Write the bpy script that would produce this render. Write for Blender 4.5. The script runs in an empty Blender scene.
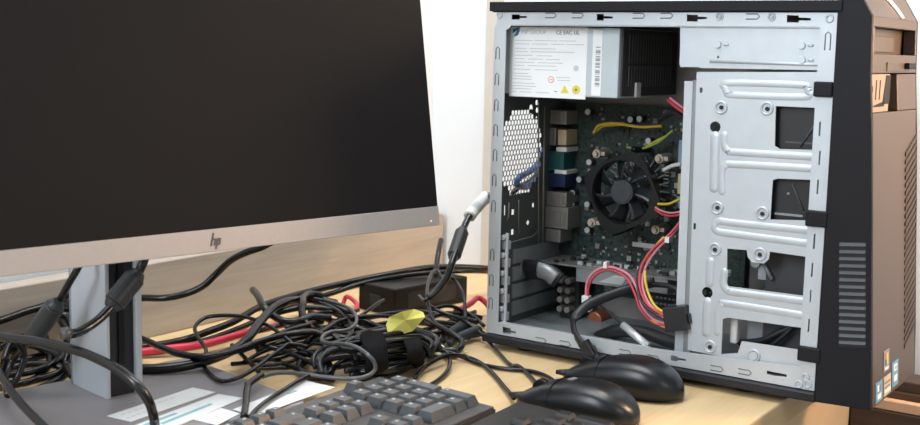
import bpy, bmesh, math, random
from mathutils import Matrix, Vector
R = math.radians
PI = math.pi
scene = bpy.context.scene
COL = scene.collection
random.seed(7)

# ------------------------------------------------------------------ materials
def new_mat(name):
    m = bpy.data.materials.new(name)
    m.use_nodes = True
    nt = m.node_tree
    return m, nt, nt.nodes['Principled BSDF']

def mat(name, col, rough=0.5, metal=0.0, spec=0.5, var=0.06, scale=40.0, bump=0.0, coat=0.0):
    m, nt, b = new_mat(name)
    tc = nt.nodes.new('ShaderNodeTexCoord')
    nz = nt.nodes.new('ShaderNodeTexNoise')
    nz.inputs['Scale'].default_value = scale
    nz.inputs['Detail'].default_value = 4
    nt.links.new(tc.outputs['Object'], nz.inputs['Vector'])
    rp = nt.nodes.new('ShaderNodeValToRGB')
    rp.color_ramp.elements[0].position = 0.3
    rp.color_ramp.elements[1].position = 0.7
    rp.color_ramp.elements[0].color = tuple(max(0, c * (1 - var)) for c in col) + (1,)
    rp.color_ramp.elements[1].color = tuple(min(1, c * (1 + var)) for c in col) + (1,)
    nt.links.new(nz.outputs['Fac'], rp.inputs['Fac'])
    nt.links.new(rp.outputs['Color'], b.inputs['Base Color'])
    b.inputs['Roughness'].default_value = rough
    b.inputs['Metallic'].default_value = metal
    b.inputs['Specular IOR Level'].default_value = spec
    if coat:
        b.inputs['Coat Weight'].default_value = coat
    if bump:
        bp = nt.nodes.new('ShaderNodeBump')
        bp.inputs['Strength'].default_value = bump
        bp.inputs['Distance'].default_value = 0.001
        nt.links.new(nz.outputs['Fac'], bp.inputs['Height'])
        nt.links.new(bp.outputs['Normal'], b.inputs['Normal'])
    return m

def wood(name, c1, c2, stretch=(1.0, 14.0, 14.0), rough=0.45, spec=0.4):
    m, nt, b = new_mat(name)
    tc = nt.nodes.new('ShaderNodeTexCoord')
    mp = nt.nodes.new('ShaderNodeMapping')
    mp.inputs['Scale'].default_value = stretch
    nt.links.new(tc.outputs['Object'], mp.inputs['Vector'])
    nz = nt.nodes.new('ShaderNodeTexNoise')
    nz.inputs['Scale'].default_value = 6
    nz.inputs['Detail'].default_value = 8
    nz.inputs['Roughness'].default_value = 0.6
    nz.inputs['Distortion'].default_value = 0.6
    nt.links.new(mp.outputs['Vector'], nz.inputs['Vector'])
    rp = nt.nodes.new('ShaderNodeValToRGB')
    rp.color_ramp.elements[0].position = 0.33
    rp.color_ramp.elements[1].position = 0.68
    rp.color_ramp.elements[0].color = c1 + (1,)
    rp.color_ramp.elements[1].color = c2 + (1,)
    nt.links.new(nz.outputs['Fac'], rp.inputs['Fac'])
    nt.links.new(rp.outputs['Color'], b.inputs['Base Color'])
    b.inputs['Roughness'].default_value = rough
    b.inputs['Specular IOR Level'].default_value = spec
    return m

M = {}
M['steel'] = mat('galvanised_steel', (0.53, 0.57, 0.605), 0.42, 0.35, 0.5, 0.03, 60)
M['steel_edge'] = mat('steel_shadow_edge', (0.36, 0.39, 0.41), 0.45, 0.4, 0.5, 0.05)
M['steel_in_shade'] = mat('inner_steel_shade', (0.26, 0.29, 0.295), 0.5, 0.35, 0.4, 0.1)  # darker copy of the steel: shade inside the case put into the colour
M['steel_dark_shade'] = mat('dark_inner_steel_shade', (0.085, 0.10, 0.10), 0.45, 0.3, 0.4, 0.1)  # darkest copy of the steel, with the interior shade painted in
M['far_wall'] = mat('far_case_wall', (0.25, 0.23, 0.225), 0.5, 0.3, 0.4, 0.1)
M['black'] = mat('black_plastic', (0.018, 0.019, 0.023), 0.45, 0, 0.3, 0.1, 300, 0.1)
M['slot'] = mat('slot_dark', (0.03, 0.033, 0.035), 0.7, 0, 0.2)
M['bezel'] = mat('bezel_black_plastic', (0.0115, 0.0110, 0.0135), 0.55, 0, 0.2, 0.08, 400, 0.08)
M['bezel_front_lit'] = mat('bezel_front_lit_plastic', (0.088, 0.060, 0.042), 0.38, 0, 0.45, 0.06, 400, 0.05)  # black plastic; the warm light on the front is put into this brown
M['port'] = mat('port_plate', (0.36, 0.26, 0.18), 0.4, 0, 0.5)
M['pcb'] = mat('circuit_board', (0.020, 0.036, 0.031), 0.45, 0, 0.45, 0.9, 220)
M['chip'] = mat('chip_black', (0.015, 0.015, 0.017), 0.4, 0, 0.5)
M['chip_pale'] = mat('chip_pale', (0.30, 0.32, 0.28), 0.5, 0.1, 0.5)
M['cap'] = mat('capacitor_top', (0.62, 0.66, 0.66), 0.35, 0.5, 0.5)
M['pin'] = mat('push_pin', (0.50, 0.42, 0.34), 0.4, 0.1, 0.5)
M['shell'] = mat('connector_shell', (0.33, 0.315, 0.285), 0.35, 0.5, 0.5)
M['shell_in'] = mat('connector_mouth', (0.22, 0.20, 0.18), 0.5, 0.3, 0.5)
M['teal'] = mat('teal_connector', (0.012, 0.085, 0.09), 0.4)
M['blue'] = mat('blue_connector', (0.010, 0.022, 0.075), 0.4)
M['blue_pale'] = mat('pale_blue_connector', (0.25, 0.36, 0.50), 0.4)
M['tan'] = mat('tan_connector', (0.55, 0.44, 0.27), 0.5)
M['white_plastic'] = mat('white_plastic', (0.72, 0.72, 0.70), 0.4)
M['fan'] = mat('fan_plastic', (0.009, 0.0095, 0.011), 0.34, 0, 0.35)
M['fan_hub'] = mat('fan_hub_plastic', (0.040, 0.049, 0.055), 0.35, 0, 0.5)
M['psu'] = mat('power_supply_steel', (0.52, 0.59, 0.62), 0.45, 0.3, 0.5, 0.03)
M['psu_vent'] = mat('power_supply_vent', (0.055, 0.055, 0.058), 0.5, 0.3, 0.4)
M['psu_bar'] = mat('power_supply_vent_bar', (0.16, 0.155, 0.15), 0.4, 0.5, 0.5)
M['label'] = mat('printed_label', (0.82, 0.84, 0.84), 0.5, 0, 0.3, 0.01)
M['ink'] = mat('label_ink', (0.52, 0.55, 0.58), 0.6)
M['ink_dark'] = mat('label_ink_dark', (0.22, 0.22, 0.25), 0.6)
M['ink_blue'] = mat('label_ink_blue', (0.05, 0.20, 0.36), 0.6)
M['ink_red'] = mat('label_ink_red', (0.75, 0.22, 0.14), 0.6)
M['ink_yellow'] = mat('label_ink_yellow', (0.72, 0.62, 0.05), 0.6)
M['wire_red'] = mat('red_wire', (0.50, 0.05, 0.07), 0.4)
M['wire_pink'] = mat('pink_wire', (0.62, 0.22, 0.28), 0.4)
M['wire_yellow'] = mat('yellow_wire', (0.65, 0.48, 0.04), 0.4)
M['wire_green'] = mat('green_wire', (0.30, 0.42, 0.08), 0.4)
M['wire_black'] = mat('black_wire', (0.018, 0.018, 0.02), 0.4)
M['copper'] = mat('copper_part', (0.30, 0.09, 0.04), 0.4, 0.3)
M['gpu_sink'] = mat('grey_heatsink', (0.30, 0.32, 0.33), 0.4, 0.5)
M['screen'] = mat('monitor_screen', (0.0125, 0.0112, 0.0112), 0.55, 0, 0.08, 0.02)
M['silver'] = mat('silver_plastic', (0.40, 0.36, 0.335), 0.4, 0.25, 0.5, 0.02, 200)
M['stand'] = mat('silver_stand_plastic', (0.43, 0.47, 0.52), 0.42, 0.15, 0.5, 0.03)
M['base'] = mat('grey_base_plastic', (0.215, 0.205, 0.215), 0.42, 0.1, 0.5, 0.06)
M['paper'] = mat('white_paper', (0.66, 0.69, 0.70), 0.6, 0, 0.3, 0.02)
M['ink_teal'] = mat('teal_print', (0.12, 0.38, 0.45), 0.6)
M['note'] = mat('yellow_note', (0.86, 0.80, 0.20), 0.6, 0, 0.3, 0.06, 90)
M['note_pale'] = mat('pale_yellow_note', (0.85, 0.82, 0.45), 0.6, 0, 0.3, 0.08, 90)
M['cable'] = mat('black_cable', (0.0035, 0.0038, 0.0046), 0.27, 0, 0.42, 0.1)
M['cable_grey'] = mat('grey_cable', (0.011, 0.0125, 0.0145), 0.25, 0, 0.5, 0.1)
M['cable_pale'] = mat('pale_cable', (0.085, 0.092, 0.098), 0.3, 0.1, 0.6, 0.1)
M['cable_blue'] = mat('blue_cable', (0.03, 0.10, 0.30), 0.4)
M['cable_red'] = mat('red_cable', (0.58, 0.03, 0.07), 0.4, 0, 0.5, 0.08)
M['ferrite'] = mat('ferrite_plastic', (0.028, 0.032, 0.036), 0.42, 0, 0.4)
M['velcro'] = mat('black_velcro', (0.012, 0.012, 0.013), 0.95, 0, 0.05, 0.3, 500, 0.6)
M['adapter'] = mat('adapter_plastic', (0.0060, 0.0062, 0.0072), 0.42, 0, 0.22, 0.1, 300, 0.1)
M['kb'] = mat('keyboard_plastic', (0.060, 0.060, 0.062), 0.45, 0, 0.45, 0.25, 60)
M['key'] = mat('key_plastic', (0.050, 0.057, 0.064), 0.32, 0, 0.6, 0.15, 90)
M['legend_glint'] = mat('key_legend_glint', (0.45, 0.47, 0.48), 0.5)  # pale key mark: legend that also stands in for the key's highlight
M['kb_dark'] = mat('dark_keyboard_plastic', (0.019, 0.019, 0.020), 0.5, 0, 0.35, 0.25, 70)
M['key_dark'] = mat('dark_key_plastic', (0.013, 0.0135, 0.015), 0.42, 0, 0.4, 0.15, 90)
M['mouse'] = mat('mouse_plastic', (0.0075, 0.0085, 0.0100), 0.30, 0, 0.42, 0.1, 500, 0.04)
M['desk'] = wood('light_maple', (0.56, 0.40, 0.205), (0.66, 0.485, 0.27), (9.0, 1.0, 9.0))
M['desk_edge'] = wood('maple_edge', (0.62, 0.42, 0.23), (0.70, 0.50, 0.30), (9.0, 1.0, 9.0))
M['panel'] = wood('panel_beech', (0.375, 0.322, 0.270), (0.465, 0.408, 0.345), (12.0, 0.8, 12.0), 0.5)
M['pedestal'] = wood('pedestal_maple', (0.62, 0.44, 0.26), (0.70, 0.52, 0.32), (9.0, 1.0, 2.0))
M['brown'] = wood('dark_brown_wood', (0.050, 0.030, 0.020), (0.085, 0.052, 0.035), (0.8, 9.0, 9.0))
M['tanwood'] = wood('warm_wood_top', (0.60, 0.38, 0.24), (0.68, 0.45, 0.30), (0.8, 9.0, 9.0))
M['wall'] = mat('white_wall', (0.72, 0.755, 0.785), 0.8, 0, 0.2, 0.01, 8)
M['greige'] = mat('greige_trim', (0.55, 0.51, 0.47), 0.7, 0, 0.2, 0.02)

# ------------------------------------------------------------------ mesh builder
class MB:
    def __init__(self):
        self.bm = bmesh.new(); self.mi = 0
    def _tag(self, faces):
        for f in faces: f.material_index = self.mi
        return faces
    def box(self, lo, hi, m=None):
        (x0, y0, z0), (x1, y1, z1) = lo, hi
        vs = [Vector(c) for c in ((x0,y0,z0),(x1,y0,z0),(x1,y1,z0),(x0,y1,z0),(x0,y0,z1),(x1,y0,z1),(x1,y1,z1),(x0,y1,z1))]
        if m is not None: vs = [m @ v for v in vs]
        v = [self.bm.verts.new(c) for c in vs]
        self._tag([self.bm.faces.new([v[i] for i in f]) for f in ((0,3,2,1),(4,5,6,7),(0,1,5,4),(1,2,6,5),(2,3,7,6),(3,0,4,7))])
        return self
    def hexa(self, b, t):                       # bottom quad, top quad (both counter-clockwise from above)
        v = [self.bm.verts.new(c) for c in list(b) + list(t)]
        self._tag([self.bm.faces.new([v[i] for i in f]) for f in ((0,3,2,1),(4,5,6,7),(0,1,5,4),(1,2,6,5),(2,3,7,6),(3,0,4,7))])
        return self
    def prism(self, poly, m, d0, d1):           # 2D polygon in the plane of m, from depth d0 to d1
        a = [self.bm.verts.new(m @ Vector((x, y, d0))) for x, y in poly]
        b = [self.bm.verts.new(m @ Vector((x, y, d1))) for x, y in poly]
        n = len(poly)
        fs = [self.bm.faces.new(list(reversed(a))), self.bm.faces.new(b)]
        for i in range(n): fs.append(self.bm.faces.new((a[i], a[(i+1) % n], b[(i+1) % n], b[i])))
        self._tag(fs)
        return self
    def cyl(self, p0, p1, r, r1=None, n=16):
        p0, p1 = Vector(p0), Vector(p1); r1 = r if r1 is None else r1
        d = (p1 - p0).normalized(); a = d.orthogonal().normalized(); b = d.cross(a)
        A = [self.bm.verts.new(p0 + (a*math.cos(2*PI*i/n) + b*math.sin(2*PI*i/n)) * r) for i in range(n)]
        B = [self.bm.verts.new(p1 + (a*math.cos(2*PI*i/n) + b*math.sin(2*PI*i/n)) * r1) for i in range(n)]
        fs = [self.bm.faces.new(list(reversed(A))), self.bm.faces.new(B)]
        for i in range(n): fs.append(self.bm.faces.new((A[i], A[(i+1) % n], B[(i+1) % n], B[i])))
        self._tag(fs)
        return self
    def tube(self, pts, r, n=10, sub=6, closed=False, smooth=True, flat=None, ratio=(0.42, 1.0), dome=False):
        P = spline(pts, sub, closed) if smooth else [Vector(p) for p in pts]
        if dome and not closed:
            t0_ = (P[0] - P[1]).normalized(); t1_ = (P[-1] - P[-2]).normalized(); A0, A1 = P[0], P[-1]
            P = [A0 + t0_ * r * s_ for s_ in (0.98, 0.8, 0.5, 0.2)] + P + [A1 + t1_ * r * s_ for s_ in (0.2, 0.5, 0.8, 0.98)]
        k = len(P); rs = r if isinstance(r, (list, tuple)) else None
        t0 = (P[1] - P[0]).normalized(); a = t0.orthogonal().normalized()
        if flat is not None: a = (Vector(flat) - t0 * Vector(flat).dot(t0)).normalized()
        rings = []
        for i in range(k):
            if closed: t = (P[(i+1) % k] - P[i-1]).normalized()
            else: t = (P[min(i+1, k-1)] - P[max(i-1, 0)]).normalized()
            a = (a - t * a.dot(t))
            if flat is not None: a = Vector(flat) - t * Vector(flat).dot(t)
            a = a.normalized() if a.length > 1e-6 else t.orthogonal().normalized()
            b = t.cross(a)
            rr = r if rs is None else rs[0] + (rs[1] - rs[0]) * i / (k - 1)
            if dome and not closed:
                e_ = min(i, k - 1 - i)
                if e_ < 4: rr *= (0.2, 0.6, 0.866, 0.98)[e_]
            ra, rb = (rr, rr) if flat is None else (rr * ratio[0], rr * ratio[1])
            rings.append([self.bm.verts.new(P[i] + a*math.cos(2*PI*j/n)*ra + b*math.sin(2*PI*j/n)*rb) for j in range(n)])
        fs = []
        for i in range(k if closed else k - 1):
            A, B = rings[i], rings[(i+1) % k]
            for j in range(n): fs.append(self.bm.faces.new((A[j], A[(j+1) % n], B[(j+1) % n], B[j])))
        if not closed: fs += [self.bm.faces.new(list(reversed(rings[0]))), self.bm.faces.new(rings[-1])]
        for f in fs: f.smooth = True
        self._tag(fs)
        return self
    def plate(self, outer, holes, m, th):       # flat sheet with holes, in the local xy plane of m, thickness th around z=0
        cu = bpy.data.curves.new('sheet', 'CURVE'); cu.dimensions = '2D'; cu.fill_mode = 'BOTH'; cu.extrude = th / 2
        for poly in [outer] + list(holes):
            s = cu.splines.new('POLY'); s.points.add(len(poly) - 1); s.use_cyclic_u = True
            for q, (x, y) in zip(s.points, poly): q.co = (x, y, 0, 1)
        o = bpy.data.objects.new('sheet', cu); COL.objects.link(o)
        dg = bpy.context.evaluated_depsgraph_get()
        me = bpy.data.meshes.new_from_object(o.evaluated_get(dg))
        nb = len(self.bm.faces)
        me.transform(m); self.bm.from_mesh(me)
        self.bm.faces.ensure_lookup_table()
        for f in self.bm.faces[nb:]: f.material_index = self.mi; f.smooth = False
        bpy.data.objects.remove(o); bpy.data.curves.remove(cu); bpy.data.meshes.remove(me)
        return self
    def text(self, body, size, m, th=0.0002, shear=0.0, align='LEFT'):
        cu = bpy.data.curves.new('lettering', 'FONT'); cu.body = body; cu.size = size; cu.extrude = th; cu.shear = shear; cu.align_x = align
        o = bpy.data.objects.new('lettering', cu); COL.objects.link(o)
        dg = bpy.context.evaluated_depsgraph_get()
        me = bpy.data.meshes.new_from_object(o.evaluated_get(dg))
        nb = len(self.bm.faces); me.transform(m); self.bm.from_mesh(me); self.bm.faces.ensure_lookup_table()
        for f in self.bm.faces[nb:]: f.material_index = self.mi
        bpy.data.objects.remove(o); bpy.data.curves.remove(cu); bpy.data.meshes.remove(me)
        return self

def spline(pts, sub, closed=False):
    P = [Vector(p) for p in pts]; n = len(P); out = []
    for i in range(n if closed else n - 1):
        if closed: p0, p1, p2, p3 = P[i-1], P[i], P[(i+1) % n], P[(i+2) % n]
        else: p0, p1, p2, p3 = P[max(i-1, 0)], P[i], P[i+1], P[min(i+2, n-1)]
        for s in range(sub):
            t = s / sub
            out.append(0.5*((2*p1) + (p2-p0)*t + (2*p0-5*p1+4*p2-p3)*t*t + (3*p1-p0-3*p2+p3)*t**3))
    if not closed: out.append(P[-1])
    return out

ROOTM = {}
def world_of(o):
    return ROOTM.get(o.name, Matrix())
def obj(name, mb, mats, parent=None, smooth=False, bevel=0.0, bseg=2, sub=0):
    me = bpy.data.meshes.new(name); bmesh.ops.recalc_face_normals(mb.bm, faces=mb.bm.faces[:])
    mb.bm.to_mesh(me); mb.bm.free()
    for m_ in (mats if isinstance(mats, (list, tuple)) else [mats]): me.materials.append(m_)
    o = bpy.data.objects.new(name, me); COL.objects.link(o)
    if smooth:
        for p in me.polygons: p.use_smooth = True
    if parent is not None:
        W = world_of(parent)
        me.transform(W.inverted()); o.parent = parent; ROOTM[o.name] = W
    if bevel:
        b = o.modifiers.new('bevel', 'BEVEL'); b.width = bevel; b.segments = bseg; b.limit_method = 'ANGLE'; b.angle_limit = R(40)
    if sub:
        s = o.modifiers.new('subsurf', 'SUBSURF'); s.levels = sub; s.render_levels = sub
    return o
def empty(name, loc, rz=0.0):
    o = bpy.data.objects.new(name, None); COL.objects.link(o); o.location = loc; o.rotation_euler = (0, 0, rz); o.empty_display_size = 0.02
    ROOTM[o.name] = Matrix.Translation(loc) @ Matrix.Rotation(rz, 4, 'Z')
    return o
def tag(o, label, cat, group=None):
    o['label'] = label; o['category'] = cat
    if group: o['group'] = group
    return o
def structure(o):
    o['kind'] = 'structure'; return o
def own(o, loc):                                # moves a one-mesh thing's origin to its base
    o.data.transform(Matrix.Translation(-Vector(loc))); o.location = loc; return o

def basis(o, x, y):                             # local x, y directions in space
    x = Vector(x).normalized(); y = Vector(y).normalized(); z = x.cross(y)
    m = Matrix((x, y, z)).transposed().to_4x4(); m.translation = Vector(o); return m
def side_plane(y): return basis((0, y, 0), (1, 0, 0), (0, 0, 1))       # local (x, z), +depth towards the viewer side (-Y)
def rear_plane(x): return basis((x, 0, 0), (0, 1, 0), (0, 0, 1))       # local (y, z), +depth towards +X
def rect(x0, y0, x1, y1): return [(x0, y0), (x1, y0), (x1, y1), (x0, y1)]
def rrect(x0, y0, x1, y1, r, n=4):
    out = []
    for cx, cy, a in ((x1-r, y0+r, -90), (x1-r, y1-r, 0), (x0+r, y1-r, 90), (x0+r, y0+r, 180)):
        for i in range(n+1):
            t = R(a + 90*i/n); out.append((cx + r*math.cos(t), cy + r*math.sin(t)))
    return out
def ngon(cx, cy, r, n=6, a0=0.0, sx=1.0): return [(cx + r*sx*math.cos(a0+2*PI*i/n), cy + r*math.sin(a0+2*PI*i/n)) for i in range(n)]

# ================================================================== SETTING
b = MB().box((-0.345, -1.3, -0.026), (0.345, 0.383, 0.0))
desk = empty('desk', (0, -0.46, -0.70)); tag(desk, 'light maple desk carrying the monitor, keyboards and open computer', 'desk')
obj('desktop', b, M['desk'], desk, bevel=0.002)
pd = MB().box((-0.30, -0.10, -0.70), (0.325, 0.318, -0.026))
obj('pedestal', pd, M['pedestal'], desk, bevel=0.002)
pd = MB().box((-0.30, -1.28, -0.70), (0.30, -1.25, -0.026))
obj('end_panel', pd, M['pedestal'], desk, bevel=0.002)

p = obj('back_panel', MB().box((-0.352, -1.3, 0.0), (-0.325, 0.374, 0.0865)), M['panel'], bevel=0.0015)
tag(p, 'low beech wood panel standing along the back edge of the desk behind the monitor', 'panel')
own(p, (-0.335, -0.46, 0.0))
structure(obj('wall_back', MB().box((-1.2, 0.385, -0.70), (2.2, 0.43, 1.6)), M['wall']))
structure(obj('wall_left', MB().box((-0.42, -2.2, -0.70), (-0.358, 0.385, 1.6)), M['wall']))
structure(obj('floor', MB().box((-1.2, -3.5, -0.74), (3.2, 0.43, -0.70)), mat('floor_vinyl', (0.36, 0.36, 0.37), 0.5, 0, 0.4, 0.1, 3)))
structure(obj('trim_1', MB().box((-0.2605, 0.3815, 0.0), (-0.232, 0.385, 1.6)), M['greige'], bevel=0.001))

cab = empty('low_cabinet', (0.70, 0.34, -0.70)); tag(cab, 'dark brown wooden low cabinet with a ledge beyond the desk end', 'cabinet')
obj('top_board', MB().box((0.327, 0.338, -0.060), (1.2, 0.383, -0.047)), M['brown'], cab, bevel=0.001)
obj('ledge', MB().box((0.327, 0.318, -0.080), (1.2, 0.383, -0.068)), M['tanwood'], cab, bevel=0.001)
obj('rail', MB().box((0.327, 0.330, -0.068), (1.2, 0.380, -0.060)), M['brown'], cab)
obj('drawer_front', MB().box((0.327, 0.316, -0.112), (1.2, 0.380, -0.081)), M['brown'], cab, bevel=0.001)
obj('recess', MB().box((0.327, 0.334, -0.122), (1.2, 0.380, -0.112)), M['slot'], cab)
obj('door', MB().box((0.327, 0.316, -0.68), (1.2, 0.380, -0.122)), M['brown'], cab, bevel=0.001)
obj('plinth', MB().box((0.36, 0.326, -0.70), (1.19, 0.380, -0.68)), M['brown'], cab)

# ================================================================== DESKTOP COMPUTER
S = 0.018                                        # underside of the steel chassis
T = empty('desktop_computer', (0.20, 0.082, 0.0))
tag(T, 'open black tower computer with its side cover off, showing steel frame and circuit boards', 'computer')
LX, HX = 0.377, S + 0.36
# --- outer shell
sh = MB()
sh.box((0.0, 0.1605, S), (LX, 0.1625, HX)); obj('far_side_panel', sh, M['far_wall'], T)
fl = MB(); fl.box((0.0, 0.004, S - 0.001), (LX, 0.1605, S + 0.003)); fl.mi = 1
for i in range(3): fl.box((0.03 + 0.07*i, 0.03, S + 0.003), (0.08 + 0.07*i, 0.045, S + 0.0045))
obj('floor_plate', fl, [M['steel_in_shade'], M['steel_in_shade']], T)
obj('roof_plate', MB().box((0.0, 0.004, HX - 0.002), (LX, 0.1605, HX)), M['steel_in_shade'], T)
obj('front_plate', MB().box((LX - 0.003, 0.006, S + 0.004), (LX - 0.001, 0.1605, HX - 0.002)), M['steel_in_shade'], T)
bs = MB(); bs.box((-0.004, -0.004, 0.007), (0.379, 0.166, S - 0.001)); obj('base_tray', bs, M['black'], T, bevel=0.002)
for fx in (0.04, 0.30):
    for fy in (0.025, 0.14):
        obj('foot', MB().cyl((fx, fy, 0.0), (fx, fy, 0.0075), 0.011, 0.012), M['black'], T)
tp = MB(); tp.box((-0.004, -0.005, HX + 0.001), (0.381, 0.166, HX + 0.011)); tp.box((-0.002, -0.002, HX), (0.38, 0.164, HX + 0.001))
obj('top_cover', tp, M['bezel'], T, bevel=0.0015)

# --- side frame with its slots
opening = [(0.0165,0.3583), (0.2212,0.3615), (0.2212,0.3625), (0.3649,0.3238), (0.3662,0.0606), (0.2146,0.0325), (0.0193,0.0291)]
x0, x1 = 0.0155, 0.3605
opening = [(x0, S + 0.0135), (0.215, S + 0.0150), (x1, S + 0.0215), (x1, HX - 0.0135), (0.0225, HX - 0.0135), (0.0185, HX - 0.018), (x0, HX - 0.019)]
outer = [(0, S), (LX, S), (LX, HX - 0.0005), (0.004, HX), (0.004, HX - 0.0125), (0.0, HX - 0.016)]
fr = MB()
slots = []
keyholes = [(512,527,14.5,19), (598,613,14.5,19.5), (687,700,14.5,21), (787,801,15.5,22.5)]
KH = [[(0.0223,0.3756), (0.0325,0.3756), (0.0326,0.374), (0.0415,0.374), (0.0415,0.3719), (0.0327,0.3718), (0.0327,0.3702), (0.0225,0.3702)],
      [(0.1264,0.3762), (0.1346,0.3762), (0.1347,0.3741), (0.1451,0.3737), (0.1452,0.3716), (0.1348,0.3716), (0.1349,0.3695), (0.1267,0.3695)],
      [(0.2269,0.3758), (0.2386,0.3753), (0.2387,0.3738), (0.2481,0.3734), (0.2482,0.3714), (0.2388,0.3709), (0.2389,0.3689), (0.2273,0.3689)],
      [(0.3284,0.3754), (0.3399,0.3749), (0.34,0.3731), (0.3514,0.3726), (0.3516,0.3703), (0.3402,0.3703), (0.3403,0.3684), (0.3288,0.3684)],
      [(-0.0037,0.0279), (0.0072,0.0272), (0.0073,0.0249), (0.014,0.0248), (0.0141,0.0225), (0.0074,0.0226), (0.0074,0.0203), (-0.0034,0.0204)],
      [(0.2272,0.0287), (0.2339,0.0288), (0.235,0.0274), (0.2439,0.0273), (0.244,0.0252), (0.2352,0.0247), (0.2341,0.023), (0.2275,0.0229)],
      [(0.3293,0.03), (0.3364,0.0297), (0.3494,0.0295), (0.3496,0.027), (0.3366,0.0262), (0.3295,0.0265)]]
KH[4] = [(x + 0.0255, z) for x, z in KH[4]]
RC = [[(0.3656,0.2762),(0.3698,0.2764),(0.3695,0.2633),(0.3655,0.2631)], [(0.3673,0.249),(0.3709,0.2493),(0.3705,0.236),(0.3671,0.2358)], [(0.3672,0.2216),(0.3709,0.2219),(0.3704,0.2085),(0.3671,0.2082)],
      [(0.3671,0.1699),(0.3709,0.1703),(0.3709,0.1559),(0.367,0.1555)], [(0.3669,0.1419),(0.3703,0.1423),(0.3702,0.1288),(0.3668,0.1283)], [(0.3671,0.1157),(0.37,0.1161),(0.3701,0.1044),(0.3672,0.104)], [(0.3671,0.0874),(0.3705,0.0879),(0.3704,0.0751),(0.3669,0.0746)]]
RC = [[((x - q[0][0])*0.42 + q[0][0], z) for x, z in q] for q in RC]
fr.plate(outer, [opening] + KH + RC, side_plane(0.0), 0.0012)
# folded returns of the frame (give the sheet its depth)
fr.box((0.0, 0.0006, S), (0.0012, 0.014, HX - 0.016)); fr.box((0.0185, 0.0006, HX - 0.0145), (x1, 0.010, HX - 0.0135))
fr.box((x0, 0.0006, S + 0.0125), (0.2, 0.008, S + 0.0135))
fr.mi = 1                                        # stamped tabs: little hairpin outlines
def hairpin(cx, cz, w, h, up=True, horiz=False, open_left=True):
    if horiz:
        pts = [(cx - w/2, cz + h/2), (cx + w/2 - h/2, cz + h/2), (cx + w/2, cz), (cx + w/2 - h/2, cz - h/2), (cx - w/2, cz - h/2)]
    else:
        pts = [(cx - w/2, cz - h/2), (cx - w/2, cz + h/2 - w/2), (cx, cz + h/2), (cx + w/2, cz + h/2 - w/2), (cx + w/2, cz - h/2)]
    fr.tube([(x, -0.0006, z) for x, z in pts], 0.0006, 6, 1, smooth=False)
for c in ((0.0056,0.3337), (0.0054,0.3052), (0.0055,0.2765), (0.0056,0.2488), (0.0056,0.2209), (0.0055,0.1929), (0.0054,0.1635), (0.0054,0.1083), (0.0053,0.079), (0.0051,0.0524)):
    hairpin(c[0], c[1], 0.0046, 0.0135)
for c in ((0.0713,0.3746), (0.104,0.3746), (0.1746,0.3744), (0.2054,0.3745), (0.2951,0.3739), (0.072,0.02), (0.1029,0.021), (0.1754,0.0231), (0.2078,0.0225), (0.2777,0.0231), (0.3071,0.0246)):
    hairpin(c[0], c[1], 0.0135, 0.0048, horiz=True)
c = (0.3687,0.3516); hairpin(c[0], c[1], 0.0050, 0.017)
fr.mi = 0
for c in ((0.2616,0.3739), (0.3139,0.3735), (0.3692,0.3722), (0.0066,0.375), (0.3618,0.0221), (0.3681,0.0303), (0.3705,0.0237)):
    fr.tube([(c[0] + 0.0032*math.cos(a*PI/4), -0.001, c[1] + 0.0032*math.sin(a*PI/4)) for a in range(8)], 0.0009, 6, 2, closed=True)
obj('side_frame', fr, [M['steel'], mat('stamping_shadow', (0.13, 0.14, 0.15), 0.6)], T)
for c in ((0.2616,0.3739), (0.3139,0.3735)):
    obj('screw', MB().cyl((c[0], -0.0022, c[1]), (c[0], 0.001, c[1]), 0.0019), M['steel_edge'], T)

# --- top bracket of the drive cage
br = MB()
br.plate([(0.2189,0.3644), (0.3753,0.3645), (0.376,0.3246), (0.2434,0.3234), (0.2402,0.3243), (0.221,0.3238)], [ngon(*(0.2606,0.3346), 0.0012, 8)], side_plane(0.0035), 0.0012)
br.box((0.2195, 0.004, HX - 0.052), (0.2207, 0.05, HX - 0.016))
br.tube([(0.2524,0.0028,0.3305), (0.3427,0.0028,0.3298), (0.3608,0.0028,0.3293), (0.3607,0.0028,0.3469)], 0.0017, 8, 2, smooth=False)
for c in ((0.26,0.3467), (0.3435,0.3471), (0.3444,0.3335)):
    br.cyl((c[0], 0.0005, c[1]), (c[0], 0.004, c[1]), 0.0032, 0.0042)
    br.tube([(c[0] + 0.006, 0.0028, c[1]), (c[0] + 0.011, 0.0028, c[1])], 0.0013, 6, 1, smooth=False)
obj('top_bracket', br, [M['steel']], T)

# --- drive cage plate with cut-outs and pressed ribs
YP = 0.0035
cage = MB()
out = [(0.239,0.3194), (0.3676,0.3229), (0.3675,0.2213), (0.3659,0.0321), (0.2572,0.0361), (0.2441,0.0361)]
h1 = [(0.3216,0.2892), (0.3641,0.2892), (0.3638,0.2496), (0.328,0.2482), (0.3229,0.2508)]
h2 = [(0.3229,0.2178), (0.3278,0.2196), (0.3646,0.2211), (0.3633,0.1822), (0.3227,0.1791)]
h3 = [(0.2806,0.1458), (0.3008,0.1465), (0.3022,0.1397), (0.3066,0.1352), (0.3188,0.1352), (0.3235,0.1402), (0.3241,0.1477), (0.3616,0.1467), (0.3616,0.1086), (0.2822,0.1079)]
h4 = [(0.2798,0.0739), (0.285,0.0762), (0.3621,0.0771), (0.3615,0.0547), (0.2808,0.0369)]
h4 = [(0.2798,0.0739), (0.285,0.0762), (0.3621,0.0771), (0.361,0.0551), (0.3009,0.0545), (0.2974,0.0417), (0.2802,0.0378)]
def cr(c, r): return ngon(c[0], c[1], r, 14)
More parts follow.
